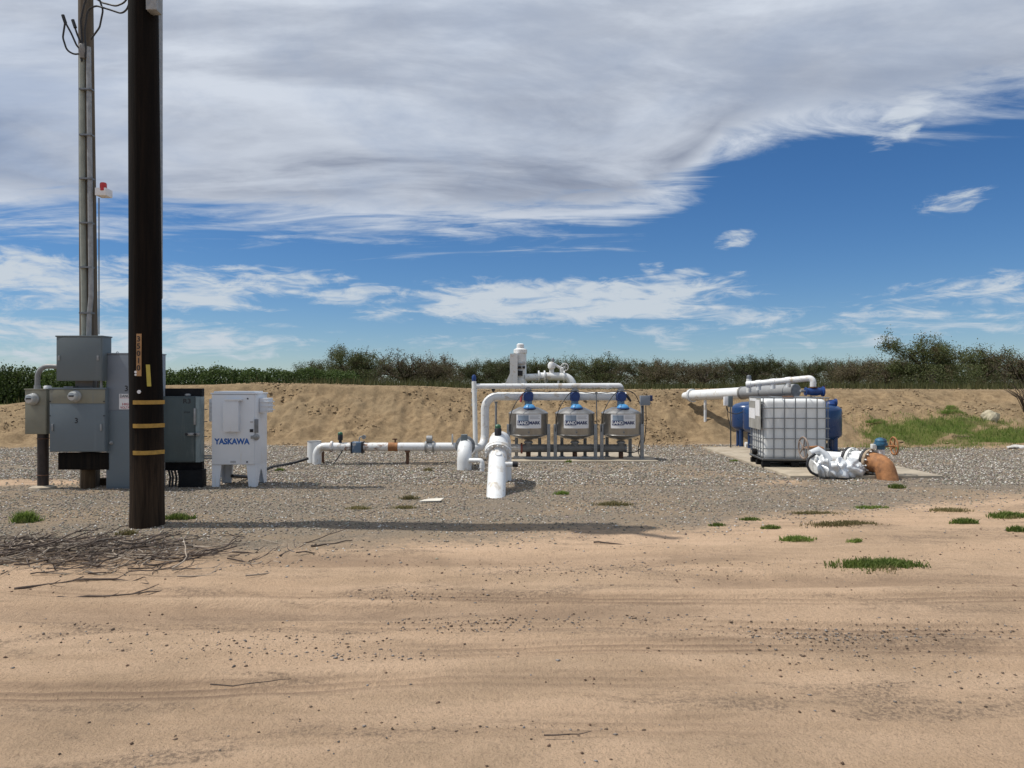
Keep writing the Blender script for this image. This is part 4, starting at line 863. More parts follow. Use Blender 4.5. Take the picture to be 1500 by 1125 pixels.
for x0, fl in ((xl, 1), (xr, -1)):
    for y0 in (d + 0.005, d + 0.50):
        a, b_ = (x0, x0 + fl * 0.26); MB().prism([(x0 + fl * 0.003, zb), (x0 + fl * 0.145, zb), (x0 + fl * 0.11, zg), (x0 + fl * 0.003, zg)][:: fl], y0, y0 + 0.045).build('leg', WHITE_CLEAN, o)
    MB().add([(x0 + fl * 0.006, d + 0.05, zb), (x0 + fl * 0.006, d + 0.5, zb), (x0 + fl * 0.006, d + 0.5, zg), (x0 + fl * 0.006, d + 0.43, zg), (x0 + fl * 0.006, d + 0.3, zb - 0.1), (x0 + fl * 0.006, d + 0.25, zb - 0.1), (x0 + fl * 0.006, d + 0.12, zg), (x0 + fl * 0.006, d + 0.05, zg)], [(0, 1, 2, 3, 4, 5, 6, 7)]).build('leg_web', WHITE_CLEAN, o, smooth=False)
o2 = thing('panel_conduits', 'pair of grey conduits joining dark panel and white drive cabinet', 'conduit', (PX(302, d), d + 0.1, PZ(672, d)))
for py in (668.5, 672): MB().tube([(PX(290, d), d + 0.05, PZ(py, d)), (xl + 0.01, d + 0.1, PZ(py, d))], 0.014, 10).build('conduit', GALV, o2)
def ground_cable(name, label, pts, r, m, cat='cable'):
    P3 = [Vector((PX(a, q), q, (Z(PX(a, q), q) + r * 0.7) if zz_ is None else zz_)) for a, q, zz_ in pts]
    P4 = []
    for i in range(len(P3) - 1):
        for k in range(6): tq = k / 6; P4.append(P3[i].lerp(P3[i + 1], tq))
    P4.append(P3[-1])
    for p, zz_ in zip(P4, [None] * len(P4)): p.z = max(p.z, Z(p.x, p.y) + r * 0.6)
    P4 = [P4[0]] + [(P4[i - 1] + P4[i] * 2 + P4[i + 1]) / 4 for i in range(1, len(P4) - 1)] + [P4[-1]]
    return tag(MB().tube(P4, r, 8).build(name, m), label, cat)
ground_cable('ground_cable', 'black conduit on the gravel from drive cabinet to pipe run', [(340, 12.2, 0.12), (366, 12.8, None), (395, 14.3, None), (425, 15.0, None), (452, 15.1, 0.12)], 0.028, RUBBER)
ground_cable('ground_cable', 'thin black wire looping under the elbow of the pipe run', [(466, 15.0, None), (488, 14.9, None), (498, 15.0, 0.2), (504, 15.1, 0.33)], 0.012, RUBBER)
ground_cable('ground_cable', 'black cable along the ground below the horizontal pipe run', [(512, 15.4, None), (560, 15.2, None), (597, 15.25, None), (640, 15.3, None), (668, 15.4, None)], 0.011, RUBBER)

# ------------------------------------------------------------------ horizontal pipe run
d = 15.1; zc = PZ(654.5, d); r = 0.083
o = thing('pipe_run', 'long white pipe run with rust patches, blue meter and elbow into gravel', 'pipe', (PX(560, d), d, 0))
MB().pipe([(PX(464, d), d, -0.1), (PX(464, d), d, zc), (PX(500, d), d, zc)], r, 0.17).build('elbow', WHITE, o)
MB().tube([(PX(499, d), d, zc), (PX(517, d), d, zc)], r, 18).build('pipe', WHITE, o)
MB().tube([(PX(505, d), d, zc), (PX(514, d), d, zc)], r * 1.03, 18).build('rust_band', RUSTWHITE, o)
MB().tube([(PX(531, d), d, zc), (PX(582, d), d, zc)], r * 1.0, 18).build('pipe', RUSTWHITE, o)
MB().tube([(PX(569, d), d, zc), (PX(583, d), d, zc)], r * 1.05, 18).build('rust_band', RUST, o)
MB().tube([(PX(582, d), d, zc), (PX(676, d), d, zc)], r, 18).build('pipe', WHITE, o)
bm_ = MB().box(PX(517, d), PX(531.5, d), d - 0.13, d + 0.1, zc - 0.11, zc + 0.10, 0.012).build('flow_meter', mat('meter_blue_grey', (0.10, 0.16, 0.24), 0.5, stain=(0.5, 0.48, 0.45), stain_amt=0.3, stain_scale=8), o)
for px in (516.5, 532): MB().box(PX(px - 1, d), PX(px + 1, d), d - 0.14, d + 0.11, zc - 0.125, zc + 0.105, 0.006).build('meter_flange', INK, bm_)
MB().pipe([(PX(526, d), d, zc + 0.09), (PX(526.5, d), d, zc + 0.2), (PX(533, d), d, zc + 0.21)], 0.012, 0.05, 8).build('sensor_lead', GALV, o)
MB().disc((PX(533, d), d, zc + 0.195), (0, 1, 0), 0.04, 0.06).build('gauge', GALV, o)
for px in (486, 624, 635): MB().disc((PX(px, d), d, zc), (1, 0, 0), r * 1.38, 0.035).build('flange', GALV if px > 500 else RUSTWHITE, o)
av = MB().lathe([(0.035, 0), (0.03, 0.05), (0.05, 0.07), (0.052, 0.17), (0.04, 0.19)], (PX(498.5, d), d, zc + 0.07), 14).build('air_vent', INK, o)
MB().lathe([(0.05, 0.16), (0.05, 0.205), (0.03, 0.225), (0, 0.23)], (PX(498.5, d), d, zc + 0.07), 14).build('vent_cap', GREENCAP, av)
MB().disc((PX(629, d), d, zc + 0.15), (1, 0, 0), 0.075, 0.11, 18).build('valve_bonnet', GALV, o)
MB().tube([(PX(579, d), d, zc), (PX(579, d), d, zc + 0.15)], 0.016, 8).build('tap', RUSTDARK, o); MB().box(PX(575, d), PX(582, d), d - 0.02, d + 0.02, zc + 0.14, zc + 0.165).build('tap_handle', RUSTDARK, o)
MB().tube([(PX(597, d), d, -0.05), (PX(597, d), d, zc - 0.05)], 0.032, 10).build('support_post', RUSTDARK, o); MB().box(PX(593.5, d), PX(600.5, d), d - 0.06, d + 0.06, zc - 0.11, zc - 0.07).build('saddle', RUSTDARK, o)
MB().disc((PX(663, d), d - 0.05, zc + 0.16), (1, 0.2, 0), 0.10, 0.015, 20).build('butterfly_handle', GALV, o)
st = thing('pipe_stub', 'short upright white pipe stub with open rim left of the pipe run', 'pipe', (PX(460, 15.4), 15.4, 0))
MB().lathe([(0.14, -0.1), (0.14, 0.44), (0.125, 0.44), (0.125, 0.36), (0, 0.36)], (PX(460.5, 15.4), 15.4, 0.0), 28).build('barrel', WHITE, st)
MB().torus((PX(460.5, 15.4), 15.4, 0.437), (0, 0, 1), 0.138, 0.008).build('rim', DARKPIPE, st)
MB().box(PX(472, 15.3), PX(475, 15.3), 15.25, 15.3, 0, 0.3, 0.004).build('rusty_stay', RUSTDARK, st)
# elbow into the ground at the end of the run
dn = 14.1; r2 = 0.136
o = thing('ground_elbow', 'short white elbow dropping into gravel at the right end of the run', 'pipe', (PX(680.5, dn), dn, 0))
zc2 = PZ(654.5, 14.9)
MB().pipe([(PX(682, 14.95), 14.95, zc2 + 0.03), (PX(680.5, dn), dn, zc2 + 0.03), (PX(680, dn), dn, -0.1)], r2, 0.24, 24).build('elbow', WHITE, o)
fl = MB().disc((PX(681.5, 14.8), 14.8, zc2 + 0.03), (0, 1, 0), 0.195, 0.04, 30).build('flange', GALV, o)
bolts((PX(681.5, 14.8), 14.8, zc2 + 0.03), (0, 1, 0), 0.17, 12).build('bolts', CAGE, fl)
MB().box(PX(675.5, 14.4), PX(684.5, 14.4), 14.35, 14.5, PZ(646, 14.4), PZ(636.5, 14.4), 0.01).build('sensor_box', GREYUP, o)
MB().tube([(PX(680, 14.42), 14.42, zc2), (PX(680, 14.42), 14.42, PZ(645, 14.4))], 0.02, 8).build('sensor_neck', GALV, o)
o = thing('drain_pipe', 'thin white bent drain pipe between the two ground pipes', 'pipe', (PX(706, 13.9), 13.9, 0))
MB().pipe([(PX(688, 14.0), 14.0, PZ(674.5, 14.0)), (PX(706.3, 13.9), 13.9, PZ(674.5, 13.9)), (PX(706.3, 13.9), 13.9, -0.05)], 0.042, 0.05, 14).build('pipe', WHITE, o)
MB().tube([(PX(706.3, 13.9), 13.9, 0.06), (PX(706.3, 13.9), 13.9, 0.13)], 0.05, 14).build('coupling', WHITE, o)
# slanting pipe in front
o = thing('slanting_pipe', 'thick slanting white pipe with bolted flange entering the gravel', 'pipe', (PX(727, 10.5), 10.5, 0))
top_, bot = Vector((PX(731, 12.1), 12.1, 0.64)), Vector((PX(725, 10.55), 10.55, -0.12))
ax = (top_ - bot).normalized(); r3 = 0.137
fc = W(729.5, 664, 11.55); low = Vector((PX(725.5, 10.62), 10.62, -0.15)); ax = (fc - low).normalized()
MB().tube([low, fc], r3, 30).build('barrel', WHITE, o)
fl = MB().disc(fc, ax, 0.205, 0.045, 34); fl.disc(fc + ax * 0.055, ax, 0.205, 0.045, 34); fl = fl.build('flange', WHITE, o)
bolts(fc + ax * 0.027, ax, 0.183, 14, 0.013, 0.15).build('bolts', WHITE, fl)
e1 = fc + ax * 0.30
MB().pipe([fc, e1, e1 + Vector((0.05, 0.7, -0.06)), e1 + Vector((0.05, 0.7, -0.75))], 0.15, 0.3, 28).build('upper_elbow', WHITE, o)
pc = low.lerp(fc, 0.86) - Vector((0, 0, 0)); nrm = (Vector((0.05, -1, 0.6)) - ax * Vector((0.05, -1, 0.6)).dot(ax)).normalized()
MB().disc(pc + nrm * r3, nrm, 0.045, 0.02, 16).build('plug', WHITE, o)
vb = W(729.5, 643, 11.7); av = MB().lathe([(0.03, -0.06), (0.028, 0.03), (0.052, 0.04), (0.056, 0.15), (0.045, 0.17)], vb, 16).build('air_vent', INK, o)
MB().lathe([(0.046, 0.16), (0.048, 0.20), (0.03, 0.225), (0, 0.23)], vb, 16).build('vent_cap', GREENCAP, av)
sb = W(742, 680, 11.3); MB().tube([sb - Vector((0.08, 0, 0)), sb + Vector((0.09, 0, 0))], 0.036, 12).build('side_outlet', WHITE, o); MB().tube([sb + Vector((0.09, 0, 0)), sb + Vector((0.17, 0, 0.0))], [0.045, 0.04], 12).build('outlet_plug', INK, o)

# ------------------------------------------------------------------ filter station
pd = thing('tank_pad', 'low concrete pad under the three steel filter tanks', 'concrete pad', (2.0, 16.4, 0))
MB().box(PX(716, 15.4), PX(965, 15.4), 15.4, 17.4, -0.1, 0.035, 0.008).build('slab', CONCRETE, pd)
d = 16.0; RT = 0.415
tanks = [(774, 'left steel filter tank nearest the slanting white pipe'), (842, 'middle steel filter tank of the three under the manifold'), (909.5, 'right steel filter tank beside the small grey control box')]
def wrap(mb, Rr, zc_):
    mb.v = [(Rr * math.sin(x / Rr), -Rr * math.cos(x / Rr) + y, z + zc_) for x, y, z in mb.v]; return mb
def grid_plate(x0, x1, z0, z1, n=12, th=0.002):
    m = MB(); vs = [(x0 + (x1 - x0) * i / n, -th, z) for z in (z0, z1) for i in range(n + 1)]; return m.add(vs, [(i, i + 1, n + 2 + i, n + 1 + i) for i in range(n)])
z_low = PZ(656.5, d)
for ti, (px, lab) in enumerate(tanks):
    o = thing('filter_tank', lab, 'tank', (PX(px, d), d, 0.035), 'steel filter tanks'); B = lambda mb, n, m, p=o: mb.build(n, m, p, world=False)
    zs, zb_, zt = PZ(605, d) - .035, PZ(636, d) - .035, PZ(597.5, d) - .035
    prof = [(0.04, zb_ - 0.12), (0.15, zb_ - 0.105), (0.30, zb_ - 0.06), (RT * 0.96, zb_ - 0.012), (RT, zb_ + 0.012), (RT, zs - 0.02), (RT * 1.015, zs - 0.012), (RT * 1.015, zs + 0.002), (RT * 0.98, zs + 0.012), (RT * 0.88, zs + 0.042), (RT * 0.70, zs + 0.078), (0.2, zt + 0.012), (0.12, zt + 0.02)]
    B(MB().lathe(prof, seg=48), 'shell', STEEL)
    B(MB().torus((0, 0, zb_ + 0.0), (0, 0, 1), RT + 0.002, 0.007, 48, 6), 'weld_seam', STEEL)
    dc = B(wrap(grid_plate(-0.275, 0.275, 0, 0.30), RT + 0.003, zb_ + 0.145), 'decal', SIGNWHITE)
    tt_ = dc
    B(wrap(grid_plate(-0.235, -0.005, 0.13, 0.27), RT + 0.005, zb_ + 0.145), 'decal_panel', DECALBLUE, tt_)
    B(wrap(grid_plate(-0.25, -0.002, 0.065, 0.160), RT + 0.006, zb_ + 0.145), 'decal_band', NAVY, tt_)
    for k in range(3): B(wrap(grid_plate(0.02, 0.24 - 0.03 * (k % 2), 0.20 + 0.025 * k, 0.208 + 0.025 * k), RT + 0.005, zb_ + 0.145), 'decal_line', DECALGREY, tt_)
    tm = text_mb('LAND', 0.068, 0.225, 0.03); tm.v = [(x - 0.125, -0.006, z + 0.116) for x, y, z in tm.v]; B(wrap(tm, RT + 0.004, zb_ + 0.145), 'lettering', SIGNWHITE, tt_)
    tm = text_mb('MARK', 0.068, 0.245, 0.05); tm.v = [(x + 0.13, -0.003, z + 0.115) for x, y, z in tm.v]; B(wrap(tm, RT + 0.004, zb_ + 0.145), 'lettering', NAVY, tt_)
    B(MB().disc((0.0, -RT - 0.01, zb_ + 0.06), (0, 1, 0), 0.018, 0.03, 10), 'sample_port', CAGE)
    for sx_, yy in ((-1, -0.14), (1, -0.14), (-1, 0.36), (1, 0.36)):
        xx = sx_ * (RT + 0.005 if yy < 0 else 0.25); B(MB().box(xx - 0.035, xx + 0.035, yy - 0.03, yy + 0.03, 0.0, zb_ + 0.22, 0.004), 'leg', GALV)
        B(MB().box(xx - 0.06, xx + 0.06, yy - 0.055, yy + 0.055, 0.0, 0.012), 'foot_plate', GALV)
    B(MB().tube([(0, 0, zb_ - 0.13), (0, 0, z_low - 0.035)], 0.075, 18), 'outlet_neck', DARKPIPE)
    B(MB().disc((0, 0, zb_ - 0.17), (0, 0, 1), 0.095, 0.03, 20), 'neck_clamp', GALV)
    B(MB().tube([(0, 0, -0.01), (0, 0, z_low - 0.12)], 0.05, 12), 'drain_stub', RUSTDARK)
    lid = B(MB().lathe([(0.115, zt + 0.005), (0.13, zt + 0.012), (0.13, zt + 0.03), (0.115, zt + 0.05), (0.085, zt + 0.085), (0.04, zt + 0.10), (0, zt + 0.102)], (0.02, -0.16, -0.015), 24), 'fill_cap', SKYBLUE)
    B(MB().torus((0.02, -0.16, zt - 0.005), (0, 0, 1), 0.125, 0.014, 26, 8), 'cap_clamp', BLUE, lid)
    zv = PZ(581, d) - .035
    B(MB().tube([(0.0, 0, zt), (0.0, 0, zv - 0.06)], [0.085, 0.075], 18), 'valve_neck', mat('blue_grey_casting', (0.16, 0.25, 0.34), 0.5))
    vb = B(MB().lathe([(0.05, -0.10), (0.10, -0.08), (0.105, 0.06), (0.08, 0.10)], (0, 0, zv), 22), 'backwash_valve', BLUE)
    B(MB().disc((0, -0.12, zv), (0, 1, 0), 0.098, 0.05, 26), 'diaphragm_cover', BLUE, vb); B(MB().disc((0, -0.15, zv), (0, 1, 0), 0.055, 0.02, 18), 'cover_boss', BLUE, vb)
    B(bolts((0, -0.145, zv), (0, 1, 0), 0.08, 8, 0.008, 0.012), 'bolts', NAVY, vb)
    B(MB().tube([(0, 0, zv + 0.09), (0, 0, PZ(567, d) - 0.035)], [0.055, 0.062], 16), 'riser', PIPEGREY)
    B(MB().disc((0, 0, zv + 0.13), (0, 0, 1), 0.085, 0.03, 20), 'riser_clamp', GALV)
o = thing('backwash_manifold', 'thin white top pipe linking the three blue valves', 'pipe', (PX(800, d), d, PZ(566, d)))
MB().pipe([(PX(697, d), d, PZ(565.8, d)), (PX(909.5, d), d, PZ(565.0, d)), (PX(909.5, d), d, PZ(572, d))], 0.056, 0.075, 18).build('pipe', WHITE, o)
for px in (738, 766, 842, 890): MB().disc((PX(px, d), d, PZ(565.6, d)), (1, 0, 0), 0.062, 0.06, 18).build('coupling', WHITE, o)
o = thing('inlet_manifold', 'thick white pipe bending down left behind the steel tanks', 'pipe', (PX(712, d), d + 0.1, 0))
dm = d + 0.12
MB().pipe([(PX(917, dm), dm, PZ(580.5, dm)), (PX(710.5, dm), dm, PZ(580.5, dm)), (PX(710.5, dm), dm, PZ(653, dm)), (PX(690, dm - 0.5), dm - 0.5, PZ(656, dm))], 0.088, 0.27, 24).build('pipe', WHITE, o)
for px in (774, 842): MB().disc((PX(px, dm), dm, PZ(580.5, dm)), (1, 0, 0), 0.10, 0.12, 24).build('coupling', WHITE, o)
MB().tube([(PX(722.5, dm), dm, PZ(574, dm)), (PX(722.5, dm), dm, PZ(569.5, dm))], [0.02, 0.045], 12).build('vent_plug', INK, o)
o = thing('vent_standpipe', 'tall thin cream pipe with blue cap left of the steel tanks', 'pipe', (PX(694.5, d), d, 0))
MB().tube([(PX(697, d - .3), d - .3, -0.05), (PX(695.5, d - .1), d - .1, PZ(595, d)), (PX(694.3, d), d, PZ(559, d))], 0.05, 16).build('pipe', PVC, o)
for py in (572, 586, 592.5): MB().disc(W(694.8, py, d - 0.02), (0, 0, 1), 0.062, 0.075, 18).build('coupling', PVC if py < 580 else GALV, o)
MB().lathe([(0.04, 0), (0.045, 0.03), (0.045, 0.10), (0.025, 0.135), (0, 0.14)], W(694.3, 558.5, d), 16).build('vent_cap', BLUE, o)
o = thing('thin_riser', 'thin grey pipe standing behind the slanting pipe flange', 'pipe', (PX(726.5, 16.5), 16.5, 0)); MB().tube([(PX(726.5, 16.5), 16.5, -0.05), (PX(726.5, 16.5), 16.5, PZ(590, 16.5))], 0.026, 10).build('pipe', GALV, o); MB().disc(W(726.5, 589, 16.5), (0, 0, 1), 0.04, 0.03, 10).build('cap', CAGE, o)
o = thing('lower_manifold', 'grey pipe running under the three steel tanks', 'pipe', (PX(830, d), d, 0))
MB().tube([(PX(742, d), d, z_low), (PX(764, d), d, z_low)], 0.088, 20).build('end_section', WHITE, o)
MB().tube([(PX(764, d), d, z_low), (PX(916, d), d, z_low)], 0.084, 22).build('pipe', DARKPIPE, o); MB().disc((PX(916, d), d, z_low), (1, 0, 0), 0.092, 0.04, 20).build('end_cap', CAGE, o)
MB().disc((PX(764, d), d, z_low), (1, 0, 0), 0.115, 0.04, 22).build('red_clamp', mat('red_brown_clamp', (0.22, 0.06, 0.045), 0.6), o)
for xa, xb in ((752, 812), (814, 872)): MB().box(PX(xa, d), PX(xb, d), d - 0.16, d - 0.12, PZ(671, d), PZ(668, d), 0.004).build('skid_rail', GALV, o)
o = thing('control_box', 'small grey control box on a thin post right of the tanks', 'electrical box', (PX(941, d), d, 0.03))
MB().box(PX(936.5, d), PX(950.5, d), d - 0.16, d - 0.02, PZ(593.5, d), PZ(579.5, d), 0.008).build('body', GREYLIGHT, o)
MB().box(PX(950.3, d), PX(954.5, d), d - 0.12, d - 0.05, PZ(587.5, d), PZ(579, d), 0.004).build('solar_cell', NAVY, o)
MB().box(PX(938.5, d), PX(943, d), d - 0.03, d + 0.03, 0.03, PZ(594, d), 0.004).build('post', GALV, o)
for px, pts in ((941, [(941, 594), (942, 615), (939, 640), (934, 660), (938, 671)]), (946, [(946, 594), (946.5, 620), (944, 648), (936, 660), (925, 664), (912, 661)]), (943, [(937, 591), (931, 578), (924, 573), (915, 572)])):
    MB().tube(fillet([W(a, b_, d - 0.12) for a, b_ in pts], 0.3, 4), 0.010, 6).build('cable', RUBBER, o)
for k, (px, lab) in enumerate(((774, 'black control tube drooping to the left steel tank'), (842, 'black control tube drooping to the middle steel tank'), (909, 'black control tube drooping to the right steel tank'))):
    tag(MB().tube(fillet([W(px - 3, 573, d - 0.1), W(px - 9, 577, d - 0.25), W(px - 20, 592, d - 0.45), W(px - 26.5, 608, d - 0.40), W(px - 28, 632, d - 0.2)], 0.5, 5), 0.009, 6).build('control_tube', RUBBER), lab, 'tube')
tag(MB().tube(fillet([W(771, 571, d - 0.08), W(800, 574.5, d - 0.1), W(842, 572.5, d - 0.1), W(873, 577, d - 0.1), W(905, 573, d - 0.1)], 0.6, 5), 0.008, 6).build('control_tube', RUBBER), 'long black control tube strung between the three blue valves', 'tube')
o = thing('thin_rod', 'thin dark rod standing between middle and right steel tanks', 'rod', (PX(874, d), d, 0.03)); MB().tube([(PX(875, d - .1), d - .1, 0.3), (PX(873.5, d - .1), d - .1, PZ(577, d))], 0.011, 8).build('rod', CAGE, o); MB().disc(W(873.5, 576, d - 0.1), (0, 1, 0), 0.03, 0.04, 12).build('gauge', CAGE, o)
o = thing('valve_lever', 'faded red hanging handle beside the left blue valve', 'handle', W(763, 585, d - 0.12)); MB().tube([W(766, 576, d - 0.12), W(763.5, 582, d - 0.12), W(763, 589, d - 0.12)], [0.012, 0.022, 0.028], 8).build('grip', REDPLASTIC, o)
o = thing('valve_lever', 'black hanging handle beside the right blue valve', 'handle', W(921, 583, d - 0.12)); MB().tube([W(917, 577, d - 0.12), W(920, 582, d - 0.12), W(924, 588, d - 0.12)], [0.012, 0.03, 0.022], 8).build('grip', INK, o)

# ------------------------------------------------------------------ pump motor on the plateau
d = 33.0; zg = Z(PX(760, d), d)
o = thing('pump_motor', 'white vertical pump motor with side cover above the bank', 'pump', (PX(760, d), d, zg))
x1, x2 = PX(754, d), PX(770.5, d); xm = (x1 + x2) / 2; rm = (x2 - x1) / 2 + 0.02
MB().lathe([(rm * 1.15, zg - 0.1), (rm * 1.15, PZ(556, d)), (rm, PZ(555, d)), (rm, PZ(518, d)), (rm * 1.12, PZ(517, d)), (rm * 1.12, PZ(512, d)), (rm * 0.8, PZ(510.5, d)), (rm * 0.62, PZ(510, d)), (rm * 0.6, PZ(504.5, d)), (rm * 0.4, PZ(503, d)), (0, PZ(502.7, d))], (xm, d + 0.1, 0), 32).build('motor', WHITE, o)
MB().prism([(PX(739.5, d), PZ(563, d)), (PX(747, d), PZ(547, d)), (PX(747, d), PZ(518.5, d)), (PX(758, d), PZ(518.5, d)), (PX(758, d), PZ(563, d))][::-1], d - 0.45, d - 0.05).build('side_cover', WHITE, o)
for px0, px1, y0, y1 in ((758.8, 763.5, 536.5, 540), (765.5, 769, 536.5, 540), (758.6, 765.5, 543, 550.5)): MB().box(PX(px0, d), PX(px1, d), d - rm + 0.02, d, PZ(y1, d), PZ(y0, d)).build('vent_opening', INK, o)
MB().box(PX(759, d), PX(769.5, d), d - rm + 0.03, d, PZ(533.5, d), PZ(531.5, d)).build('name_plate', DECALGREY, o)
o = thing('discharge_pipe', 'white pump discharge pipe with elbow, valves and handwheel on the plateau', 'pipe', (PX(815, d), d, zg))
zc3 = PZ(551.5, d)
MB().tube([(PX(769, d), d, zc3 - 0.05), (PX(792, d), d, zc3 - 0.03)], 0.16, 18).build('pump_outlet', WHITE, o)
MB().pipe([(PX(790, d), d, zc3), (PX(836, d), d, zc3), (PX(843, d), d - 0.2, zg - 0.5)], 0.175, 0.45, 22).build('pipe', WHITE, o)
for px in (789, 797.5, 826): MB().disc((PX(px, d), d, zc3), (1, 0, 0), 0.26, 0.06, 24).build('flange', WHITE, o)
for px in (799, 818): MB().tube([(PX(px, d), d, zg - 0.05), (PX(px, d), d, zc3 - 0.1)], 0.05, 10).build('support', WHITE, o)
MB().tube([(PX(808, d), d, zc3 + 0.1), (PX(808, d), d, zc3 + 0.5)], 0.10, 14).build('air_valve_neck', WHITE, o)
MB().lathe([(0.10, 0), (0.16, 0.06), (0.17, 0.2), (0.12, 0.3), (0.05, 0.33)], (PX(808, d), d, PZ(541, d)), 18).build('air_valve', WHITE, o); MB().lathe([(0.06, 0), (0.07, 0.1), (0.04, 0.16)], (PX(810, d), d, PZ(530, d)), 12).build('air_valve_cap', CAGE, o)
MB().tube([(PX(811, d), d, PZ(533, d)), (PX(822, d), d, PZ(540, d))], 0.06, 10).build('gear_arm', WHITE, o); MB().lathe([(0.09, -0.1), (0.1, 0.1), (0.05, 0.16)], (PX(823, d), d, PZ(543, d)), 14).build('gear_box', WHITE, o)
handwheel((PX(826.5, d), d - 0.25, PZ(538, d)), (0.25, 1, 0.1), 0.16, o, WHITE, 0.02)
MB().tube([(PX(785, d), d - 0.2, PZ(557, d)), (PX(800, d), d - 0.15, PZ(552, d)), (PX(802, d), d - 0.15, PZ(560, d))], 0.03, 8).build('bypass_line', GALV, o)

# ------------------------------------------------------------------ blue tanks on the right pad
pd = thing('valve_pad', 'long concrete pad under the tote, blue tanks and valves', 'concrete pad', (6.0, 15.5, 0)); MB().box(4.72, 7.32, 12.85, 18.8, -0.1, 0.045, 0.008).build('slab', CONCRETE, pd)
RB = 0.45
for px, dd, lab, py0, py1 in ((1099, 19.1, 'rear left blue tank, farthest from the tote', 590, 628), (1117, 18.1, 'front left blue tank partly hidden behind the tote', 592, 631), (1203.5, 18.0, 'right blue tank showing on the right side of the tote', 593, 640)):
    o = thing('blue_tank', lab, 'tank', (PX(px, dd), dd, 0.0), 'blue media tanks'); B = lambda mb, n, m, p=o: mb.build(n, m, p, world=False)
    zt, zb_ = PZ(py0, dd), PZ(py1, dd)
    B(MB().lathe([(0.04, zb_ - 0.09), (0.2, zb_ - 0.075), (0.36, zb_ - 0.03), (RB * 0.97, zb_ + 0.03), (RB, zb_ + 0.07), (RB, zt - 0.14), (RB * 0.97, zt - 0.09), (0.36, zt - 0.03), (0.2, zt + 0.02), (0.06, zt + 0.03)], seg=40), 'shell', TANKBLUE)
    for a in (0.6, 2.2, 3.77, 5.3): B(MB().tube([(0.36 * math.cos(a), 0.36 * math.sin(a), 0.0), (0.36 * math.cos(a), 0.36 * math.sin(a), zb_ + 0.02)], 0.055, 12), 'leg', TANKBLUE)
    if px > 1200:
        B(MB().lathe([(0.11, -0.02), (0.13, 0.03), (0.10, 0.09), (0.06, 0.11)], (0.16, -0.1, zt - 0.01)), 'manhole', BLUE); o['label'] = lab
        handwheel((0.24, -0.1, zt + 0.16), (-0.35, 0.1, 1), 0.11, o, BLUE, 0.012).matrix_parent_inverse = Matrix.Identity(4)
        vp = B(MB().tube([(0.1, -0.12, zt + 0.05), (0.28, -0.12, zt + 0.06)], 0.07, 14), 'valve_body', BLUE); B(MB().disc((0.28, -0.12, zt + 0.06), (1, 0, 0), 0.09, 0.03, 16), 'flange', BLUE, vp)
        B(MB().box(0.25, 0.5, 0.3, 0.5, 0.02, 0.16, 0.01), 'drain_box', SLATE)
    else:
        B(MB().tube([(-0.25, -0.4, 0.1), (0.3, -0.4, 0.1)], 0.07, 14), 'drain_pipe', WHITE)
o = thing('bank_pipe', 'large white and grey pipe reaching from the bank over the tanks', 'pipe', W(1010, 580, 23.2))
pa, pm, pe = W(1013, 579.5, 22.5), W(1088, 575.5, 20.5), W(1166, 572, 18.7)
MB().tube([pa, pm], 0.155, 26).build('white_section', WHITE, o); MB().tube([pm, pe], 0.165, 26).build('grey_section', PIPEGREY, o)
axp = (pe - pa).normalized()
for q, m_, rr in ((0.0, WHITE, 0.20), (0.008, WHITE, 0.20)): MB().disc(pa.lerp(pe, q), axp, rr, 0.05, 26).build('flange', m_, o)
MB().tube([pa - axp * 0.35, pa], [0.10, 0.155], 20).build('inlet_cone', WHITE, o)
MB().disc(pm, axp, 0.178, 0.06, 26).build('coupling', DARKPIPE, o); MB().disc(pe, axp, 0.15, 0.02, 26).build('end_cap', CAGE, o)
for q in (0.72, 0.93): MB().torus(pa.lerp(pe, q), axp, 0.168, 0.008).build('strap', GALV, o)
px_, dq = 1033, 21.9; MB().tube([(PX(px_, dq), dq, Z(PX(px_, dq), dq) - 0.3), (PX(px_, dq), dq, PZ(580, dq))], 0.04, 12).build('support_post', WHITE, o)
o = thing('top_manifold', 'white upper pipe with tees above the tote', 'pipe', W(1140, 558, 18.3)); 
ma, mb_ = W(1101, 562.5, 19.0), W(1191, 553.5, 18.0)
MB().pipe([ma, mb_, W(1191, 571, 18.0)], 0.072, 0.10, 18).build('pipe', WHITE, o)
MB().tube([W(1101, 562.5, 19.0) - (mb_ - ma).normalized() * 0.12, ma], 0.085, 16).build('coupling', WHITE, o)
for q in (0.12, 0.36, 0.61): p = ma.lerp(mb_, q); MB().tube([p, p - Vector((0, 0, 0.17))], 0.06, 14).build('tee', WHITE, o); MB().disc(p, mb_ - ma, 0.082, 0.13, 18).build('tee_collar', WHITE, o)
sb = thing('capped_standpipe', 'short cream standpipe with dark cap behind the grey pipe', 'pipe', W(1097, 568, 19.3)); MB().tube([W(1097, 575, 19.3), W(1097, 555, 19.3)], 0.062, 16).build('pipe', PVC, sb); MB().lathe([(0.055, 0), (0.058, 0.06), (0.045, 0.09), (0, 0.1)], W(1097, 555, 19.3), 14).build('cap', CAGE, sb)
o = thing('blue_valve', 'blue valve below the white elbow above the tote', 'valve', W(1192, 573, 18.0)); c = W(1193, 573.5, 17.95)
MB().lathe([(0.10, -0.22), (0.10, -0.19), (0.075, -0.17), (0.10, -0.05), (0.10, 0.06), (0.08, 0.16), (0.12, 0.18), (0.12, 0.215)], c, 20, (1, 0, 0)).build('body', BLUE, o)
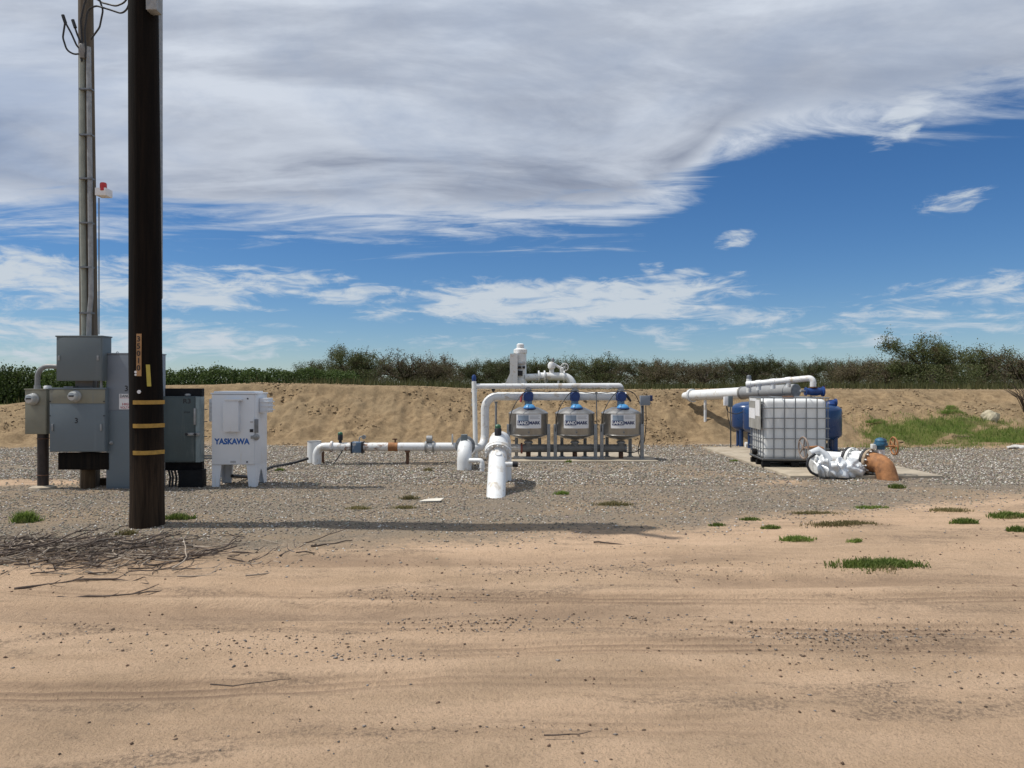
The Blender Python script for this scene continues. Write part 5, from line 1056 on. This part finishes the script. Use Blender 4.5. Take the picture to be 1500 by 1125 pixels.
MB().disc(c + Vector((-0.03, 0, 0.10)), (0, 0, 1), 0.10, 0.03, 18).build('flange', RUSTDARK, o); MB().tube([c + Vector((0.22, 0, -0.06)), c + Vector((0.25, 0, 0.13))], 0.012, 8).build('bonnet_rod', REDPLASTIC, o)
MB().tube([c + Vector((-0.22, 0, 0)), c + Vector((-0.35, -0.05, 0.02))], 0.03, 10).build('pilot_fitting', GALV, o); MB().tube([c + Vector((0.05, 0, 0.08)), c + Vector((0.30, 0, 0.15))], 0.012, 6).build('pilot_tube', INK, o)
o = thing('valve_control_box', 'small grey control box on a rod left of the blue tanks', 'electrical box', (PX(1070, 18.6), 18.6, 0.04))
MB().box(PX(1059.5, 18.5), PX(1068, 18.5), 18.4, 18.5, PZ(594, 18.5), PZ(581, 18.5), 0.006).build('body', SIGNWHITE, o); MB().box(PX(1065, 18.5), PX(1071.5, 18.5), 18.38, 18.48, PZ(596, 18.5), PZ(580, 18.5), 0.006).build('terminal_box', GREYUP, o)
MB().tube([(PX(1070.5, 18.55), 18.55, 0.0), (PX(1070, 18.55), 18.55, PZ(590, 18.5))], 0.017, 8).build('rod', CAGE, o); MB().tube(fillet([W(1064, 595, 18.45), W(1065, 603, 18.4), W(1078, 607, 18.3), W(1094, 601, 18.2)], 0.2, 5), 0.011, 6).build('cable', RUBBER, o)
MB().tube(fillet([W(1066, 596, 18.45), W(1066, 610, 18.45), W(1070, 625, 18.5), W(1070, 655, 18.5)], 0.2, 4), 0.009, 6).build('cable', RUBBER, o)

# ------------------------------------------------------------------ caged tote
fx, fy = PX(1117, 14.2), 14.2
o = thing('caged_tote', 'white plastic tote in a steel cage on a black pallet', 'tote', (fx, fy, 0.045), rz=R(-5)); B = lambda mb, n, m, p=o: mb.build(n, m, p, world=False)
TW, TD, z0, z1 = 1.20, 1.02, 0.125, 1.295
B(MB().box(0.03, TW - 0.03, 0.03, TD - 0.03, z0 + 0.02, z1 - 0.025, 0.09, 5), 'bottle', IBCPLASTIC)
for k in range(3): B(MB().box(0.02, TW - 0.02, (0.02, TD / 2 - 0.06, TD - 0.14)[k], (0.14, TD / 2 + 0.06, TD - 0.02)[k], 0.09, z0), 'pallet_deck', BLACK)
for xk in (0.0, TW / 2 - 0.07, TW - 0.14):
    for yk in (0.0, TD / 2 - 0.06, TD - 0.12): B(MB().box(xk, xk + 0.14, yk, yk + 0.12, 0.0, 0.089, 0.006), 'pallet_block', BLACK)
B(MB().box(-0.01, TW + 0.01, -0.01, TD + 0.01, z0, z0 + 0.018, 0.004), 'pallet_tray', mat('tray_steel', (0.16, 0.155, 0.15), 0.6, 0.4), o)
barv = MB().tube([(0, 0, z0), (0, 0, z1 + 0.005)], 0.0095, 8).mesh('cage_bar', CAGE); barx = MB().tube([(0, 0, 0), (TW, 0, 0)], 0.0095, 8).mesh('cage_bar', CAGE); bary = MB().tube([(0, 0, 0), (0, TD, 0)], 0.0095, 8).mesh('cage_bar', CAGE)
for k in range(7):
    for yy in (0.0, TD): link('cage_bar', barv, o, (0.012 + (TW - 0.024) * k / 6, yy, 0))
for k in range(1, 6):
    for xx in (0.0, TW): link('cage_bar', barv, o, (xx, TD * k / 6, 0))
for k in range(7):
    z = z0 + 0.03 + (z1 - z0 - 0.03) * k / 6
    for yy in (-0.018, TD + 0.018): link('cage_bar', barx, o, (0, yy, z))
    for xx in (-0.018, TW + 0.018): link('cage_bar', bary, o, (xx, 0, z))
for xx in (TW * 0.3, TW * 0.72): link('cage_bar', bary, o, (xx, 0, z1 + 0.012))
B(MB().lathe([(0.10, 0), (0.11, 0.03), (0.11, 0.05), (0.09, 0.06), (0, 0.062)], (TW / 2, TD / 2, z1 - 0.03), 24), 'lid', RUSTDARK)
lp = B(MB().box(-0.034, -0.028, 0.02, TD - 0.04, z0 + 0.57, z1 - 0.01), 'label_plate', mat('dull_plate', (0.34, 0.335, 0.31), 0.5, 0.2, var=0.15), o)
for y0_, y1_, za, zb_ in ((0.08, 0.42, z0 + 0.82, z1 - 0.04), (0.45, 0.96, z0 + 0.76, z0 + 0.96), (0.34, 0.9, z1 - 0.07, z1 - 0.02)): B(MB().box(-0.037, -0.034, y0_, y1_, za, zb_), 'paper_label', SIGNWHITE, lp)
B(MB().disc((-0.03, TD / 2, z0 + 0.12), (1, 0, 0), 0.06, 0.08, 16), 'outlet_valve', BLACK)

# ------------------------------------------------------------------ valve assembly with silver cover
d = 13.2
o = thing('valve_assembly', 'white valve pipe with bolted flanges and rusty elbow on the pad', 'pipe', (PX(1250, d), d, 0.045))
c0, c1, c2, c3 = W(1200, 670, 13.75), W(1246, 673, 13.35), W(1272, 676, 13.05), W(1284, 678, 12.92)
axv = (c3 - c1).normalized(); rp = 0.165
MB().tube([c0, c1], 0.12, 24).build('white_pipe', WHITE, o)
MB().tube([c1, c2], rp, 28).build('white_spool', WHITE, o)
for c, m_, rr in ((c1 - axv * 0.03, INK, 0.215), (c1 + axv * 0.035, PVC, 0.215), (c2 - axv * 0.02, INK, 0.215), (c2 + axv * 0.035, mat('rust_stained_flange', (0.33, 0.25, 0.17), 0.7, stain=(0.12, 0.07, 0.04), stain_amt=0.4, stain_scale=9), 0.215)): MB().disc(c, axv, rr, 0.045, 30).build('flange', m_, o)
for c in (c1, c2): bolts(c, axv, 0.19, 12, 0.014, 0.19).build('bolts', PVC, o)
el_ = MB().pipe([c2, c3 + axv * 0.13, W(1309, 720, 12.62) + Vector((0, 0, -0.12))], 0.165, 0.30, 28).build('rusty_elbow', RUST, o)
g = W(1290, 653, 12.98); MB().tube([g + Vector((0, 0, -0.16)), g], 0.065, 14).build('valve_neck', WHITE, o)
gb = MB().lathe([(0.05, -0.10), (0.07, -0.05), (0.075, 0.0), (0.11, 0.01), (0.11, 0.05), (0.095, 0.055), (0.095, 0.095), (0.07, 0.125), (0.02, 0.14)], g, 18).build('gear_box', TEAL, o); MB().box(g.x - 0.16, g.x - 0.08, g.y - 0.04, g.y + 0.04, g.z - 0.05, g.z + 0.03, 0.008).build('gear_input', PVC, gb)
handwheel(g + Vector((0.24, 0.02, -0.005)), (1, -0.05, 0.05), 0.15, o, RUST, 0.015, 5, 0.15)
handwheel(W(1177, 656, 13.2), (1, 0.08, 0.02), 0.185, o, mat('grey_rust_wheel', (0.22, 0.17, 0.14), 0.7), 0.016, 5, 0.0); MB().tube([W(1178, 656, 13.2), W(1196, 655, 13.3), W(1204, 658, 13.35)], [0.018, 0.03, 0.045], 10).build('valve_stem', RUST, o)
# crumpled silver cover
bag = thing('silver_cover', 'crumpled silver-white tarp cover wrapped over a valve on the ground', 'tarp', (PX(1222, 12.95), 12.95, 0.0))
nU, nV = 120, 60; vs = []
spine = [W(1186, 671, 13.05), W(1192, 681, 13.0), W(1205, 686, 12.95), W(1222, 690, 12.9), W(1240, 688, 12.92), W(1258, 686, 12.98), W(1268, 684, 13.0)]
rad = [0.07, 0.20, 0.215, 0.20, 0.19, 0.15, 0.05]
for i in range(nU + 1):
    tt_ = i / nU * (len(spine) - 1); k = min(int(tt_), len(spine) - 2); f_ = tt_ - k; p = spine[k].lerp(spine[k + 1], f_ * f_ * (3 - 2 * f_) * 0.5 + f_ * 0.5); rr = rad[k] + (rad[k + 1] - rad[k]) * f_
    for j in range(nV):
        a = 2 * math.pi * j / nV
        uu, vv = np.array([tt_ * 1.6 + math.cos(a) * 1.3]), np.array([math.sin(a) * 1.5 + tt_ * 0.7])
        fold = abs(float(fbm(uu * 0.9, vv * 0.8, 2, 131)[0])); fold2 = float(fbm(uu * 3.3 + 5, vv * 3.1, 3, 137)[0])
        q = rr * (0.80 + 0.75 * fold + 0.06 * fold2)
        z = p.z + math.sin(a) * q * 0.95; y = p.y - math.cos(a) * q * 1.0
        vs.append((p.x + 0.02 * fold2, y, max(z, 0.012 + 0.01 * (fold + 0.5))))
fs = [(i * nV + j, i * nV + (j + 1) % nV, (i + 1) * nV + (j + 1) % nV, (i + 1) * nV + j) for i in range(nU) for j in range(nV)] + [tuple(range(nV)), tuple(nU * nV + j for j in range(nV))]
MB().add(vs, fs).build('tarp', mat('silver_white_tarp', (0.66, 0.68, 0.69), 0.33, 0.15, var=0.08, vscale=5), bag, ang=180)
MB().tube([W(1186, 664, 12.95), W(1198, 660, 13.0), W(1210, 668, 12.95), W(1216, 676, 12.9)], [0.05, 0.075, 0.07, 0.05], 12).build('tarp_fold', MATS['silver_white_tarp'], bag)
MB().tube(fillet([W(1194, 665, 12.80), W(1184, 672, 12.78), W(1182, 682, 12.76), W(1188, 692, 12.74), W(1198, 697, 12.74)], 0.1, 5), 0.022, 10).build('black_strap', INK, bag)
# pale rock, paper scrap
def rock(name, label, p, s, col, cat='rock'):
    bm = bmesh.new(); bmesh.ops.create_icosphere(bm, subdivisions=3, radius=1)
    for v in bm.verts:
        q = v.co; n = float(fbm(np.array([q.x * 1.5 + p[0]]), np.array([q.y * 1.5 + q.z * 1.1]), 3, 17)[0]); v.co = Vector((q.x * s[0], q.y * s[1], q.z * s[2])) * (1 + 0.45 * n)
    me = bpy.data.meshes.new(name); bm.to_mesh(me); bm.free(); me.materials.append(mat('stone_%s' % label[:6], col, 0.9, var=0.25, bump=0.5)); return tag(link(name, me, None, p), label, cat)
x, y = 13.2, 20.9; rock('rock', 'pale boulder lying on the grassy right bank', (x, y, Z(x, y) + 0.1), (0.26, 0.2, 0.2), (0.42, 0.37, 0.26))
x, y = 11.6, 17.7; rock('rock', 'flat white stone at the right edge below the grass', (PX(1488, 17.7), 17.7, Z(PX(1488, 17.7), 17.7) + 0.02), (0.2, 0.12, 0.06), (0.5, 0.48, 0.45))
dp = CAM_H * F / (735 - CY); x = PX(631, dp); sc = MB()
sc.add([(x - 0.16, dp - 0.09, Z(x, dp) + 0.02), (x + 0.14, dp - 0.11, Z(x, dp) + 0.03), (x + 0.17, dp + 0.10, Z(x, dp) + 0.035), (x - 0.05, dp + 0.13, Z(x, dp) + 0.02), (x - 0.16, dp - 0.09, Z(x, dp) + 0.012), (x + 0.14, dp - 0.11, Z(x, dp) + 0.02), (x + 0.17, dp + 0.10, Z(x, dp) + 0.025), (x - 0.05, dp + 0.13, Z(x, dp) + 0.01)], [(0, 1, 2, 3), (7, 6, 5, 4), (0, 4, 5, 1), (1, 5, 6, 2), (2, 6, 7, 3), (3, 7, 4, 0)])
tag(sc.build('paper_scrap', mat('bleached_board', (0.62, 0.58, 0.50), 0.8), smooth=False), 'pale flat board scrap lying on the gravel', 'scrap')

# ------------------------------------------------------------------ fallen branches
def stick_pts(L, bend, n=7):
    pts = []; p = Vector((-L / 2, 0, 0)); a = random.uniform(-0.3, 0.3)
    for i in range(n + 1):
        pts.append(p.copy()); a += random.uniform(-bend, bend); p = p + Vector((math.cos(a), math.sin(a), random.uniform(-0.12, 0.12))) * L / n
    return pts
def stick_mb(L, r, bend=0.35, fork=True):
    pts = stick_pts(L, bend); m = MB().tube(pts, [r * (1 - 0.6 * i / (len(pts) - 1)) for i in range(len(pts))], 6)
    if fork:
        for k in (3, 5): b0 = pts[k]; m.tube([b0, b0 + Vector((L * 0.12, random.choice((-1, 1)) * L * 0.1, 0.02)), b0 + Vector((L * 0.22, random.choice((-1, 1)) * L * 0.13, 0.05))], [r * 0.6, r * 0.45, r * 0.25], 5)
    return m
sticks = [stick_mb(random.uniform(0.3, 0.75), random.uniform(0.006, 0.012), 0.5, k % 2 == 0).mesh('stick', STICKPALE if k % 3 == 0 else STICK) for k in range(16)]
xp, yp = PX(150, 7.4), 7.35
pile = thing('branch_pile', 'spread pile of dry fallen branches in front of the dark pole', 'branches', (xp, yp, 0))
n = 0
while n < 290:
    x, y = rng.normal(-4.15, 0.95), rng.normal(7.15, 0.42)
    if not (6.35 < y < 8.35 and -5.9 < x < -1.6) or math.hypot(x - pb.x, y - pb.y) < 0.75: continue
    core = math.exp(-((x + 4.4) / 0.8) ** 2 - ((y - 7.05) / 0.35) ** 2)
    s_ = link('stick', sticks[int(rng.integers(0, 16))], pile, (x - xp, y - yp, Z(x, y) + 0.008 + 0.07 * core * rng.random())); s_.rotation_euler = (rng.uniform(-0.4, 0.4), rng.uniform(-0.12, 0.12), rng.normal(0.0, 0.75)); s_.scale = (1, 1, 1); n += 1
lone = [(75, 860, 0.55, 0.1, 'short forked branch on the sand at the far left'), (172, 848, 0.62, 0.15, 'upper curved branch on the sand below the pile'), (158, 868, 0.75, 0.05, 'lower long curved branch on the sand below the pile'), (490, 800, 0.45, 0.2, 'thin branch on the gravel edge right of the pile'),
        (895, 795, 0.35, 0.0, 'thin twig on the sand under the shadow of the pole'), (365, 1003, 0.42, -0.04, 'straight thin twig on the sand in the left foreground'), (832, 1090, 0.22, -0.3, 'short twig on the sand near the bottom of the picture'), (1405, 655, 0.4, 0.1, 'dark stick on the dirt below the right grass')]
for px, py, L_, rz, lab in lone:
    d = CAM_H * F / (py - CY); x = PX(px, d); o = link('fallen_branch', stick_mb(L_, 0.010 if py < 900 else 0.004, 0.22, py < 870 and px < 300).mesh('fallen_branch', STICK), None, (x, d, Z(x, d) + 0.012)); o.rotation_euler.z = rz; tag(o, lab, 'branch', 'loose branches on the ground')
